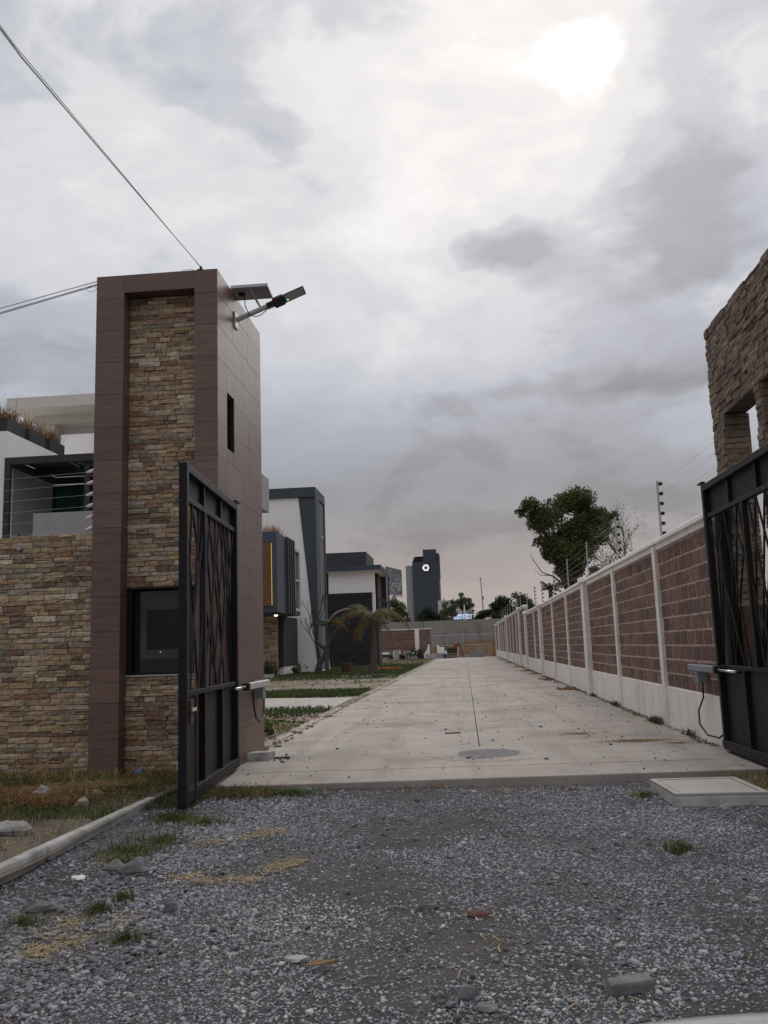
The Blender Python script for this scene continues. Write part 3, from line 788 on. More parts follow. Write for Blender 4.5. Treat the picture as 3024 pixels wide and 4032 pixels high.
def actuator(label, plate_x, side, y0, z0, xt, y1, y2, cable):
    A = thing('gate_opener', label, 'gate opener', (plate_x, y0, z0), 'gate openers')
    MB().box(plate_x, plate_x+side*.012, y0-.11, y0+.11, z0-.13, z0+.10).build('mounting_plate', m_greypaint, A, .003)
    MB().box(plate_x+side*.012, plate_x+side*.10, y0-.09, y0+.07, z0-.13, z0+.02).build('control_box', m_greypaint, A, .008)
    MB().box(plate_x+side*.012, xt+side*.015, y0-.05, y0+.03, z0+.055, z0+.075).build('bracket', m_greypaint, A, .003)
    MB().bar((xt, y0, z0+.065), (xt, y1, z0+.062), .075, .075).build('tube', m_alu if side > 0 else m_greypaint, A, .01)
    MB().bar((xt, y1, z0+.062), (xt, y1-.06, z0+.062), .082, .082).build('end_cap', m_rubber, A, .006)
    MB().tube([(xt, y1-.06, z0+.062), (xt, y2, z0+.060)], .014, 10).build('rod', m_chrome, A, smooth=True)
    MB().box(xt-.03, xt+.03, y2-.05, y2+.01, z0+.045, z0+.075).build('fork', m_black, A, .003)
    MB().tube(cable, .011, 8).build('cable', m_rubber, A, smooth=True)
actuator('pale grey gate opener arm fixed to the brown tower', X1+.002, 1, 11.02, .84, -2.515, 10.0, 9.40,
         [(-2.56, 11.05, .72), (-2.55, 11.0, .60), (-2.54, 10.86, .50), (-2.52, 10.62, .46), (-2.51, 10.40, .52), (-2.50, 10.25, .68), (-2.50, 10.18, .88)])
actuator('grey-blue gate opener arm fixed to the brick wall by the right gate', 2.975, -1, 11.38, .86, 2.815, 10.25, 9.45,
         [(2.92, 11.28, .74), (2.92, 11.3, .55), (2.90, 11.5, .38), (2.88, 11.42, .22), (2.88, 11.1, .12), (2.92, 10.75, .12), (2.955, 10.5, .22), (2.96, 10.3, .42)])

blk = thing('concrete_block', 'small grey concrete block lying at the foot of the tower', 'concrete block', (-2.49, 10.62, 0))
MB().prism([(-2.66, 10.52, .001), (-2.40, 10.60, .001), (-2.37, 10.80, .001), (-2.63, 10.72, .001)], (0, 0, .095)).build('block', m_kerb, blk, .008)

# ================================================================ RIGHT: BRICK WALL
def brick_wall(name, label, ya, yb, posts, pils, ztop, zbase, cap_n, wide_end=True):
    W_ = thing(name, label, 'brick wall', (3.1, (ya+yb)/2, 0))
    BOX('wall_core', m_blockpink, W_, 3.028, 3.20, ya, yb, zbase-.02, ztop-.13)
    BOX('plinth', m_whitewall, W_, 3.0, 3.22, ya, yb, -.06, zbase, .012)
    cp = MB()
    y = ya
    while y < yb-.05:
        l = min(random.uniform(2.6, 4.4), yb-y); dz = random.uniform(-.006, .006)
        cp.prism([(2.955, y, ztop-.08+dz), (3.255, y, ztop-.08+dz), (3.255, y, ztop-.02+dz), (3.22, y, ztop+dz), (2.99, y, ztop+dz), (2.955, y, ztop-.02+dz)], (0, l-.004, 0)); y += l
    cp.build('cap', m_white, W_, .008)
    BOX('cap_beam', m_whitewall, W_, 2.995, 3.215, ya+.002, yb-.002, ztop-.17, ztop-.081, .006)
    edges = [ya]
    for yp in sorted(posts+pils):
        if yp in pils: w, x0 = .42, 2.90
        else: w, x0 = .20, 2.972
        BOX('post', m_whitewall, W_, x0, 3.23, yp-w, yp, -.05, ztop-.102, .012)
        if yp in pils: BOX('post_cap', m_white, W_, x0-.05, 3.27, yp-w-.05, yp+.05, ztop-.10, ztop+.03, .012)
        edges += [yp-w, yp]
    edges.append(yb)
    rgb = random.Random(int(ya*10)); rects = []
    ch = (ztop-.19-zbase)/10
    for i in range(0, len(edges), 2):
        p0, p1 = edges[i], edges[i+1]
        if p1-p0 < .1: continue
        for r in range(10):
            y = p1 - rgb.uniform(.02, .06) if r % 2 == 0 else p1-.2-rgb.uniform(0, .03)
            if r % 2: rects.append((-p1+.006, zbase+r*ch, .183, ch-.018+rgb.uniform(-.005, .003), p1))
            while y > p0+.03:
                l = min(.40, y-p0-.005); rects.append((-y, zbase+r*ch, l-rgb.uniform(.018, .03), ch-.018+rgb.uniform(-.005, .003), y)); y -= .405
    rects.sort(key=lambda t: t[4])
    lay(W_, [t[:4] for t in rects], (3.027, 0, .009), '-X', .002, BL_ME, BL_RAW, rgb, 'block', m_block_i, cap_n, proud=.0025)
    return W_
BW1 = brick_wall('brick_wall', 'long reddish block wall with white posts and cap on the right of the road, nearer stretch', 10.62, 45.3,
           [13.83, 17.78, 26.3, 30.6, 39.1], [22.0, 35.4, 44.3], 2.80, .58, 300)
BW2 = brick_wall('brick_wall', 'taller far stretch of the reddish block wall, ending at the pipe fence', 45.6, 92.0,
           [53.5, 57.5, 61.5, 69.3, 73.4, 77.4, 85.5], [49.6, 65.4, 81.4, 91.0], 3.22, .62, 0)
WX = lambda y: (y-14)*.0038                    # the wall runs slightly away from the road
for o_ in (BW1, BW2): o_.rotation_euler.z = -.0038; o_.location.x += WX(o_.location.y)
# electric fence posts on the wall
ep_y = [13.6, 17.5, 21.8, 26.1, 30.4, 35.2, 39.0, 43.9, 49.4, 53.4, 57.4, 61.4, 65.3, 69.2, 73.3, 77.3]
ordn = ['nearest', 'second', 'third', 'fourth', 'fifth', 'sixth', 'seventh', 'eighth', 'ninth', 'tenth', 'eleventh', 'twelfth', 'thirteenth', 'fourteenth', 'fifteenth', 'farthest']
proto = None
for i, y in enumerate(ep_y):
    zt = 2.79 if y < 45.4 else 3.21
    lab = f'electric fence post on the brick wall, {ordn[i]} from the gate' if i not in (0, 15) else f'electric fence post on the brick wall, the {ordn[i]} of the row'
    if proto is None:
        E_ = thing('electric_fence_post', lab, 'fence post', (3.10, y, zt), 'electric fence posts on the brick wall')
        MB().box(3.085, 3.115, y-.012, y+.012, zt, zt+.92).build('pole', m_steel, E_)
        for k in range(6):
            zz = zt+.10+k*.155
            MB().tube([(3.117, y, zz), (3.130, y, zz), (3.137, y, zz), (3.15, y, zz), (3.157, y, zz), (3.17, y, zz)], [.02, .034, .022, .034, .022, .03], 8).build('insulator', m_rubber, E_)
        proto = E_
    else:
        c = proto.copy(); COL.objects.link(c); c.location = (3.10+WX(y), y, zt); c['label'] = lab
        for ch in proto.children:
            d = ch.copy(); COL.objects.link(d); d.parent = c
for k in range(6):
    zz = .10+k*.155
    pts = [(3.172, 10.62, 2.79+zz)]+[(3.172+WX(y), y, (2.79 if y < 45.4 else 3.21)+zz) for y in ep_y]
    lab = ['lowest', 'second from the bottom', 'third from the bottom', 'third from the top', 'second from the top', 'topmost'][k]
    tag(MB().tube(pts, .0022, 4).build('fence_wire', m_steel, None), f'electric fence wire along the brick wall, {lab} of six', 'wire', 'electric fence wires along the brick wall')

# ================================================================ RIGHT STONE PORTAL
PT = thing('stone_portal', 'tall brown stone portal with thin pillars, cropped at the right frame edge', 'stone portal', (3.3, 9, 0))
XA, XB = 3.155, 3.395
BOX('lintel', m_mortar, PT, XA, XB, 6.9, 10.53, 3.86, 4.97)
for a, b in ((10.16, 10.53), (8.89, 9.05), (6.9, 7.8)): BOX('pillar', m_mortar, PT, XA, XB, a, b, 1.62, 3.86)
rg = random.Random(51); used = 0
R_ = veneer_rects(-10.552, -8.2, 3.85, 5.0, rg, .058, .092, .10, .30, rag=.03)
used = lay(PT, R_, (XA, 0, 0), '-X', .024, DS_ME, DS_RAW, rg, 'stone', m_dstone_i, 300, used, .024)
for (a, b) in ((10.15, 10.555), (8.88, 9.06)):
    R_ = veneer_rects(-b, -a, 1.62, 3.85, rg, .058, .09, .10, .26)
    used = lay(PT, R_, (XA, 0, 0), '-X', .024, DS_ME, DS_RAW, rg, 'stone', m_dstone_i, 300, used, .024)
    R_ = veneer_rects(XA-.028, XB+.02, 1.62, 3.85, rg, .058, .09, .12, .38)
    used = lay(PT, R_, (0, a+.01, 0), '-Y', .02, DS_ME, DS_RAW, rg, 'stone', m_dstone_i, 300, used, .02)
R_ = veneer_rects(-8.2, -6.9, 3.85, 5.0, rg, .058, .092, .10, .30)+veneer_rects(-7.8, -6.9, 1.62, 3.85, rg, .058, .092, .10, .30)
lay(PT, R_, (XA, 0, 0), '-X', .03, DS_ME, DS_RAW, rg, 'stone', m_dstone_i, 0, 0, .03)
R_ = veneer_rects(XA-.03, XB+.02, 3.85, 5.0, rg, .058, .09, .12, .3)
cs = MB(); y = 6.9
while y < 10.5:
    l = min(random.uniform(.12, .3), 10.56-y); cs.box(XA-.035, XB+.02, y, y+l-.006, 4.972, 5.0+random.uniform(-.01, .02)); y += l
cs.build('coping_stones', m_dstone_i, PT, .006, kind='stuff')
BOX('low_wall', m_grout, PT, XA, XB, 6.9, 10.53, 0, 1.615)
for k, (a, b) in enumerate([(0, .385), (.385, .77), (.77, 1.155), (1.155, 1.618)]):
    for (c0, c1) in (((9.35, 10.54), (8.15, 9.35), (6.9, 8.15)) if k % 2 else ((9.95, 10.54), (8.75, 9.95), (7.5, 8.75))):
        BOX('tile', m_rust if k else m_tile, PT, XA-.014, XA-.001, c0+.0015, c1-.0015, a+.0015, b-.0015, .002)
BOX('steel_post', m_black, PT, 3.0, 3.10, 10.24, 10.44, 0, 2.78, .004)

# concrete meter box at the right
CB = thing('access_box', 'low concrete access box with a hatch lid beside the gravel', 'access box', (2.05, 8.0, 0))
bp = [(1.67, 7.62), (2.43, 7.62), (2.40, 8.45), (1.63, 8.42)]
MB().prism([(x, y, -.2) for x, y in bp], (0, 0, .205)).build('box', m_kerb, CB, .012)
cx, cy = 2.03, 8.03
sh = lambda k: [(cx+(x-cx)*k, cy+(y-cy)*k) for x, y in bp]
q1, q2 = sh(.86), sh(.828)
for i in range(4):
    j = (i+1) % 4
    MB().prism([(*bp[i], .006), (*bp[j], .006), (*q1[j], .006), (*q1[i], .006)], (0, 0, .022)).build('rim', m_conc2, CB, .004)
MB().prism([(x, y, .004) for x, y in q2], (0, 0, .020)).build('lid', m_conc2, CB, .004)
MB().prism([(x, y, .0045) for x, y in q1], (0, 0, .004)).build('groove', m_grout, CB)

# ================================================================ HOUSES
def fence_rail(mb, pts, r): mb.tube(pts, r, 6)
# ---- house at the far left, behind the stone wall
HD = thing('white_house', 'white house with dark pergola terrace and roof planters behind the stone wall', 'house', (-13, 23, 0))
BOX('lower_storey', m_white, HD, -22, -7.3, 20.05, 30, -.1, 3.86)
BOX('side_wall', m_white, HD, -14.2, -11.02, 20.0, 29, 3.86, 6.90, .01)
BOX('terrace_wall', m_green, HD, -11.018, -10.99, 20.35, 22.4, 3.86, 5.98)
for y in (20.62, 20.95): BOX('outlet', m_charcoal, HD, -10.988, -10.975, y, y+.11, 4.35, 4.42, .002)
BOX('parapet', m_greyp, HD, -10.29, -7.3, 20.0, 20.14, 3.86, 4.79, .006)
BOX('terrace_back', m_greyp, HD, -11, -7.3, 24.2, 24.5, 3.86, 6.2)
gd = MB().box(-11.0, -10.93, 22.4, 22.5, 3.86, 5.96)
for x in (-10.30, -9.62): gd.box(x, x+.06, 22.4, 22.5, 3.86, 5.96)
gd.box(-10.93, -9.56, 22.4, 22.5, 5.88, 5.96)
gd = gd.build('glass_door', m_charcoal, HD, .004)
BOX('pane', m_glass2, gd, -10.93, -10.30, 22.44, 22.46, 3.86, 5.88); BOX('pane', m_glass2, gd, -10.24, -9.62, 22.44, 22.46, 3.86, 5.88)
wd = BOX('door', m_white, HD, -9.50, -8.75, 22.36, 22.41, 3.86, 5.84, .005)
MB().ball((-9.40, 22.34, 4.85), .035).build('knob', m_black, wd)
BOX('door_surround', m_white, HD, -9.55, -7.3, 22.42, 22.5, 3.86, 6.0)
pg = MB()
BOX('pergola_beam', m_charcoal, HD, -11.02, -7.3, 19.92, 20.04, 6.02, 6.20, .004)
BOX('pergola_post', m_charcoal, HD, -11.02, -10.88, 19.92, 20.04, 3.86, 6.02, .004)
BOX('pergola_post', m_charcoal, HD, -9.02, -8.92, 20.0, 20.1, 4.79, 6.02, .004)
BOX('pergola_beam', m_charcoal, HD, -11.0, -10.90, 20.05, 22.4, 6.0, 6.18, .004)
BOX('pergola_beam', m_charcoal, HD, -11.0, -7.3, 21.2, 21.3, 6.0, 6.18, .004)
BOX('pergola_beam', m_charcoal, HD, -11.0, -7.3, 22.42, 22.52, 6.0, 6.18, .004)
BOX('pergola_roof', m_charcoal, HD, -10.89, -9.75, 20.05, 22.4, 6.185, 6.22)
for k in range(13):
    x = -9.70+.19*k
    BOX('slat', m_charcoal, HD, x, x+.155, 20.05, 22.4, 6.185, 6.22)
for k in range(3):
    y = 20.0+1.13*k
    PLN = thing('roof_planter', f'dark box planter of dry grass on the white house roof, {["nearest the front corner", "middle of three", "rearmost of three"][k]}', 'planter', (-11.25, y, 6.9), 'roof planters')
    pl = MB().box(-11.62, -11.03, y, y+.88, 6.902, 7.24); pl.build('trough', m_charcoal, PLN, .006)
    blades('dry_plant', m_rustgrass, rect_pts(230, -11.55, -11.08, y+.05, y+.83, 7.22), .42, .008, 1.0, kind=None, parent=PLN)
    blades('dry_stalk', m_dry, rect_pts(12, -11.45, -11.15, y+.1, y+.8, 7.22), .75, .008, .25, kind=None, parent=PLN)
BOX('roof_slab', m_beige, HD, -13.84, -9.0, 25.0, 30, 8.98, 9.34, .01)
BOX('upper_wall', m_beige, HD, -13.4, -9.0, 26.6, 30, 6.9, 8.98)
BOX('upper_beam', m_beige, HD, -13.35, -9.0, 25.9, 26.59, 8.72, 8.979)
BOX('upper_pier', m_beige, HD, -13.3, -12.75, 26.0, 26.59, 6.9, 8.719)
BOX('roof_parapet', m_white, HD, -11.86, -9.0, 24.6, 25.4, 6.9, 7.96, .01)

# ---- slate house with cantilevered box, right behind the tower
HA = thing('slate_house', 'modern house with cantilevered slate box, vertical fins and lit wood panel', 'house', (-10, 44, 0))
BOX('upper_volume', m_greyp, HA, -14, -8.0, 31.5, 35.9, 7.1, 8.55, .01)
BOX('upper_body', m_white, HA, -16, -9.6, 31.6, 35.8, -.1, 7.098)
bx = MB().box(-12, -8.80, 41.02, 41.20, 3.12, 7.02).box(-12, -8.84, 41.2, 45.1, 6.80, 7.02).box(-12, -8.84, 41.2, 47.1, 3.12, 3.34).box(-9.0, -8.84, 41.2, 45.1, 3.34, 6.80)
bx.build('cantilever_box', m_slate, HA, .01)
BOX('box_inside', m_slate2, HA, -12, -9.02, 41.2, 47, 3.36, 6.78)
BOX('wood_panel', m_wood, HA, -12, -9.07, 40.93, 41.01, 3.42, 6.46, .006)
BOX('led_strip', m_litwarm, HA, -9.068, -9.05, 40.97, 41.01, 3.45, 6.44)
for y in (43.3, 43.85, 44.4, 44.95): BOX('fin', m_slate2, HA, -8.84, -8.70, y, y+.16, 3.14, 7.02, .004)
wf = MB().box(-9, -8.80, 45.12, 45.30, 3.34, 6.74).box(-9, -8.80, 46.85, 47.08, 3.34, 6.74).box(-9, -8.80, 45.3, 46.85, 6.55, 6.74).box(-9, -8.80, 45.3, 46.85, 3.34, 3.5).box(-8.95, -8.82, 45.3, 46.85, 4.95, 5.05)
wf = wf.build('window', m_alu, HA, .006)
BOX('pane', m_glass2, wf, -8.93, -8.91, 45.3, 46.85, 3.5, 4.95); BOX('pane', m_glass2, wf, -8.93, -8.91, 45.3, 46.85, 5.05, 6.55)
BOX('lower_wall', m_stone_i, HA, -14, -9.86, 45.6, 50, -.05, 3.11)
BOX('lower_return', m_white, HA, -14, -9.6, 46.2, 50, -.05, .45)
BOX('entrance_panel', m_charcoal, HA, -9.85, -9.58, 46.0, 50, .45, 3.11, .006)
MB().lathe((-9.66, 44.6, 3.085), [(.09, 0), (.09, .034)], 12).build('downlight', m_litlamp, HA)
blades('roof_plants', m_rustgrass, rect_pts(260, -10.5, -8.9, 41.4, 44, 7.02), .55, .012, .8, kind=None, parent=HA)
rg = random.Random(77)
lwm = MB()
for (u, z, l, h) in veneer_rects(-13.9, -9.86, 0, 3.1, rg, .10, .16, .25, .6): lwm.box(u, u+l, 45.57-rg.uniform(.0, .025), 45.6, z, z+h)
lwm.build('stones', m_stone_i, HA, kind='stuff')

# ---- white house with a leaning slate frame
HB = thing('white_house', 'tall white house front framed by a leaning dark slate band', 'house', (-10, 52, 0))
MB().prism([(-13.5, 50.06, -.1), (-8.40, 50.06, -.1), (-9.39, 50.06, 10.22), (-13.5, 50.06, 10.22)], (0, 4.5, 0)).build('front_wall', m_white, HB, .01)
BOX('plinth_band', m_white, HB, -10.42, -8.43, 50.03, 50.058, -.1, 1.25)
MB().prism([(-9.386, 50.0, 10.22), (-8.40, 50.0, .0), (-8.36, 50.0, .0), (-8.36, 50.0, 10.22)], (0, 1.25, 0)).build('leaning_leg', m_slate, HB, .006)
MB().prism([(-13.5, 49.9, 10.22), (-8.36, 49.9, 10.22), (-8.36, 49.9, 10.80), (-13.5, 49.9, 10.80)], (0, 3.5, 0)).build('top_band', m_slate, HB, .008)
BOX('side_wall', m_slate3, HB, -9.0, -8.42, 51.26, 53.2, -.05, 10.215)
BOX('corner_strip', m_slate2, HB, -8.9, -8.36, 53.2, 53.5, -.05, 10.6, .006)
BOX('body', m_slate2, HB, -13.4, -9.4, 54.6, 58, -.1, 10.0)
BOX('wall_lamp', m_white, HB, -8.42, -8.33, 52.3, 52.42, 8.0, 8.12, .004)

# ---- black stone house
HC = thing('black_stone_house', 'flat-roofed house with black stone front wall and white upper panel', 'house', (-9, 70, 0))
BOX('roof_parapet', m_slate2, HC, -14, -7.2, 66.05, 71.7, 7.5, 8.60, .01)
BOX('roof_slab', m_slate, HC, -14, -6.05, 65.4, 73.2, 7.12, 7.499, .01)
BOX('soffit', m_white, HC, -14, -6.12, 65.5, 73.1, 7.09, 7.118)
BOX('upper_panel', m_white, HC, -10.17, -6.62, 66.0, 66.4, 5.46, 7.088, .008)
BOX('side_strip', m_white, HC, -6.84, -6.62, 66.05, 66.5, 3.4, 5.459)
BOX('upper_window', m_glass, HC, -11.6, -10.172, 66.1, 66.2, 5.38, 7.088)
BOX('white_panel', m_white, HC, -11.6, -10.30, 66.05, 66.3, 2.9, 5.378, .006)
BOX('lower_side', m_greyp, HC, -11.6, -10.86, 66.3, 66.6, 0, 2.898); BOX('entry', m_charcoal, HC, -10.858, -10.31, 66.2, 66.5, 0, 2.898)
BOX('stone_front', m_blackstone, HC, -10.30, -6.84, 66.0, 66.5, -.1, 5.458)
rg = random.Random(99); bsm = MB()
for (u, z, l, h) in veneer_rects(-10.29, -6.85, 0, 5.45, rg, .14, .22, .35, .9, .012): bsm.box(u, u+l, 65.94-rg.uniform(0, .04), 66.0, z, z+h)
bsm.build('stones', m_blackstone, HC, kind='stuff')
BOX('dark_side', m_charcoal, HC, -6.838, -6.45, 66.3, 68.5, -.1, 3.2)
BOX('balcony_floor', m_slate2, HC, -6.838, -6.08, 66.5, 72.5, 3.2, 3.5)
BOX('balcony_back', m_brownwood, HC, -9, -6.62, 68.4, 72.8, 3.5, 7.088)
BOX('balcony_end', m_brownwood, HC, -6.618, -6.08, 72.2, 72.5, 3.5, 7.088)
BOX('balcony_post', m_alu, HC, -6.2, -6.08, 71.2, 71.35, 3.5, 7.088); BOX('balcony_post', m_charcoal, HC, -6.2, -6.06, 72.6, 72.8, 3.5, 7.088)
rl = MB().bar((-6.12, 66.5, 4.9), (-6.12, 71.2, 4.9), .06).bar((-6.6, 66.5, 4.9), (-6.12, 66.5, 4.9), .06)
for i in range(22): rl.bar((-6.12, 66.5+i*.215, 3.5), (-6.12, 66.5+i*.215, 4.9), .02)
rl.build('railing', m_charcoal, HC)
BOX('body', m_charcoal, HC, -14, -6.9, 66.52, 72.9, -.1, 7.088)

# ================================================================ FAR END OF THE ROAD
LB = thing('garden_block_wall', 'short reddish block wall with white posts beside the black stone house', 'brick wall', (-6, 88, 0))
BOX('wall_core', m_blockpink, LB, -8.6, -3.3, 88.06, 88.2, 0, 2.92)
BOX('plinth', m_white, LB, -8.6, -4.9, 88.0, 88.22, -.05, .78)
BOX('cap', m_whitewall, LB, -8.65, -3.25, 87.98, 88.24, 2.92, 3.02, .01)
for x, w in ((-8.6, .26), (-4.92, .42)): BOX('post', m_white, LB, x, x+w, 87.95, 88.23, 0, 2.918, .01)
rg = random.Random(3); rects = []
for r in range(14):
    z = r*.21
    for (u0, u1) in ((-8.32, -4.94), (-4.48, -3.3)):
        if z < .78 and u0 < -5: continue
        u = u0
        if r % 2: rects.append((u, z, .175, .18)); u += .205
        while u < u1-.04:
            l = min(.40, u1-u); rects.append((u, z, l-.03, .18)); u += .405
lay(LB, rects, (0, 88.058, 0), '-Y', .018, BL_ME, BL_RAW, rg, 'block', m_block_i, 300)

PF = thing('pipe_fence', 'galvanised pipe gate and fence closing the far end of the road', 'fence', (0, 91, 0))
for x, h, r in ((-.08, 2.55, .075), (-3.25, 2.3, .03), (2.85, 2.3, .03), (-.27, 2.45, .03)): MB().tube([(x, 91.1, -.05), (x, 91.1, h)], r, 8).build('post', m_steel, PF)
for (xa, xb) in ((-3.25, -.27), (.0, 2.85)):
    for z in (.12, 1.22, 2.28): MB().tube([(xa, 91.1, z), (xb, 91.1, z+.02)], .032, 6).build('rail', m_steel, PF)
    xm = (xa+xb)/2; MB().tube([(xm, 91.1, .1), (xm, 91.1, 2.28)], .025, 6).build('brace', m_steel, PF)
    ms = MB(); n = 22
    for i in range(-n, n):
        s = (xb-xa)/n
        for sg in (1, -1):
            p0, p1 = xa+i*s, xa+i*s+2.1
            za, zb_ = .12, 2.28
            a_, b_ = max(p0, xa), min(p1, xb)
            if b_-a_ < .05: continue
            f = lambda x: za+(x-p0)/2.1*(zb_-za)
            z0_, z1_ = f(a_), f(b_)
            if sg < 0: z0_, z1_ = za+zb_-z0_, za+zb_-z1_
            ms.tube([(a_, 91.1, z0_), (b_, 91.1, z1_)], .0028, 3)
    ms.build('wire_mesh', m_steel, PF, kind='stuff')

BWALL = thing('grey_block_wall', 'long grey concrete block wall behind the dry bank', 'wall', (0, 108, 0))
BOX('wall', m_wall_far, BWALL, -40, 45, 108, 108.3, -.3, 4.28)
for i in range(14): BOX('pier', m_wall_far, BWALL, -38+i*6, -37.6+i*6, 107.96, 108.34, -.3, 4.30)
FPROTO = None
for i, (x, y, z) in enumerate([(-4.0, 88.1, 3.02), (-3.4, 108.1, 4.28), (4.3, 108.1, 4.28), (6.2, 108.1, 4.28)]):
    lab = ['thin electric fence post on the short garden block wall', 'thin fence post on the grey far wall, left of the pipe gate post', 'thin fence post on the grey far wall beside the end of the brick wall', 'thin fence post on the grey far wall, rising behind the brick wall'][i]
    o = MB().tube([(x, y, z), (x, y, z+.95)], .02, 5)
    for k in range(5): o.ball((x, y-.03, z+.12+k*.18), .045, 6, 4)
    tag(o.build('thin_fence_post', m_charcoal, None), lab, 'fence post')

# leftover building material
def solid(name, label, cat, pts, vec, mat, group=None, bev=.006):
    return tag(MB().prism(pts, vec).build(name, mat, None, bev), label, cat, group)
def slabbox(name, label, cat, x0, x1, y0, y1, z0, z1, mat, group=None): return tag(BOX(name, mat, None, x0, x1, y0, y1, z0, z1, .008), label, cat, group)
solid('stair_cheek', 'white curved stair-shaped panel leaning at the end of the garden wall', 'panel', [(-4.05, 87.5, .02), (-3.45, 87.5, .02), (-3.45, 87.5, 1.42), (-3.60, 87.5, 1.42), (-3.78, 87.5, .85), (-3.95, 87.5, .62), (-4.05, 87.5, .55)], (0, .10, 0), m_white)
slabbox('drum', 'dark upright plastic drum beside the white stair panel', 'drum', -4.62, -4.2, 87.3, 87.7, .02, .98, m_charcoal)
bd = [(-8.25, .25, .40, .55, -12, m_cardboard, 'pinkish low board at the left of the leaning boards'), (-7.35, .45, .75, .85, 3, m_cardboard, 'pale pink board behind the white framed sheet'),
      (-6.72, .55, .95, .92, -2, m_cardboard, 'broad tan board leaning on the plinth'), (-7.1, .2, .7, .85, 18, m_charcoal, 'dark board leaning to the right'),
      (-5.95, .35, .7, .82, 8, m_cardboard, 'tan board with a white edge under the shrub'), (-6.35, .12, .8, .92, -8, m_wood, 'narrow brown plank leaning on the boards')]
for (x, w, y_, h, ang, mt, lab) in bd:
    s = math.tan(math.radians(ang))*h
    solid('leaning_board', lab, 'board', [(x-w*.8, 87.45, .02), (x+w*.8, 87.45, .02), (x+w*.8-s*.5, 87.9, h), (x-w*.8-s*.5, 87.9, h)], (0, -.04, 0), mt, 'boards leaning by the garden wall')
WFm = thing('framed_sheet', 'white framed sheet standing against the leaning boards', 'panel', (-6.75, 87.2, 0))
MB().prism([(-7.05, 87.15, .02), (-6.45, 87.15, .02), (-6.45, 87.35, .86), (-7.05, 87.35, .86)], (0, -.03, 0)).build('sheet', m_greyp, WFm)
f_ = MB()
P4 = [Vector(p) for p in ((-7.08, 87.10, .02), (-6.42, 87.10, .02), (-6.42, 87.31, .90), (-7.08, 87.31, .90))]
for i in range(4): f_.bar(P4[i], P4[(i+1) % 4], .07, .05)
f_.build('frame', m_white, WFm)
tag(MB().ball((-7.75, 87.1, .52), .26, 9, 6, (1.3, 1, .7)).build('white_sack', m_whiteplastic, None), 'crumpled white plastic sack on the rubbish by the garden wall', 'sack')
wb = thing('wheelbarrow', 'dark wheelbarrow tipped among the boards by the garden wall', 'wheelbarrow', (-7.8, 86.9, 0))
MB().prism([(-8.1, 86.7, .30), (-7.4, 86.7, .30), (-7.25, 86.7, .58), (-8.2, 86.7, .58)], (0, .5, 0)).build('tray', m_rust, wb)
MB().tube([(-8.2, 86.7, .28), (-7.2, 86.7, .2)], .025, 6).tube([(-8.2, 87.2, .28), (-7.2, 87.2, .2)], .025, 6).tube([(-8.0, 86.7, .3), (-8.05, 86.7, 0.02)], .025, 6).build('frame', m_wood, wb)
MB().tube([(-7.25, 86.9, .2), (-7.25, 87.0, .2)], .2, 12).build('wheel', m_rubber, wb)
rub = chips('rubble', m_rockpale, np.concatenate([disc_pts(60, -5.9, 86.9, 1.3, .05, .5), disc_pts(40, -7.8, 86.6, .7, .05, .4), disc_pts(26, -4.9, 86.6, .6, .06, .4)]), RNG.uniform(.06, .16, 126))
bk = thing('flower_trough', 'pale concrete trough at the left corner of the road end', 'trough', (-3.15, 86.8, 0))
bt = MB().prism([(-3.75, 86.6, .0), (-2.75, 86.6, 0), (-2.65, 86.6, .48), (-3.85, 86.6, .48)], (0, .5, 0)); bt.build('body', m_kerb, bk, .01)
slabbox('cement_block', 'square grey block in front of the white sheets at the road end', 'block', -2.62, -2.2, 86.4, 86.8, .0, .52, m_greyp)
slabbox('foam_board', 'white foam board standing behind the grey block', 'board', -2.70, -2.0, 87.3, 87.38, .52, 1.12, m_white)
slabbox('foam_board', 'taller narrow white foam piece beside the foam board', 'board', -2.74, -2.5, 87.4, 87.5, .5, 1.3, m_white)
slabbox('white_box', 'small white box on the blue bucket at the road end', 'box', -2.12, -1.75, 86.6, 86.9, .43, .72, m_whiteplastic)
tag(MB().lathe((-1.95, 86.75, 0), [(.15, 0), (.19, .42), (.19, .425)], 12).build('bucket', m_blue, None), 'blue plastic bucket among the debris at the road end', 'bucket')
sc_ = thing('scaffold_stack', 'stack of dark scaffold frames and planks left of the fence post', 'scaffold parts', (-1.2, 88, 0))
for i in range(5): MB().bar((-1.75, 88+.05*i, .12+.2*i), (-.65, 88+.05*i, .12+.2*i), .07).build('tube', m_charcoal, sc_)
for x in (-1.65, -1.3, -1.0, -.75): MB().bar((x, 87.95, 0), (x, 87.95, 1.05), .06).build('upright', m_board, sc_)
BOX('plank', m_charcoal, sc_, -1.75, -.62, 87.85, 87.92, .55, .98)
BOX('plank', m_red, sc_, -1.0, -.45, 87.8, 87.9, 1.06, 1.35); BOX('plank', m_wood, sc_, -2.0, -1.1, 87.0, 87.3, .02, .14)
solid('pale_post', 'pale upright post leaning on the scaffold stack', 'post', [(-.75, 87.4, 0), (-.58, 87.4, 0), (-.56, 87.7, 1.08), (-.72, 87.7, 1.08)], (0, .1, 0), m_conc2)
ch = thing('red_iron_chair', 'reddish iron frame with round back beside the fence post', 'chair', (-.36, 88.2, 0))
MB().tube([(-.62, 88.2, 0), (-.55, 88.2, .7), (-.45, 88.2, .88), (-.3, 88.2, .92), (-.18, 88.2, .8), (-.12, 88.2, .5), (-.1, 88.2, 0)], .03, 6).build('back_frame', m_red, ch)
for k in range(5): MB().tube([(-.56+.1*k, 88.2, .05), (-.52+.09*k, 88.2, .8)], .018, 5).build('rod', m_red, ch)
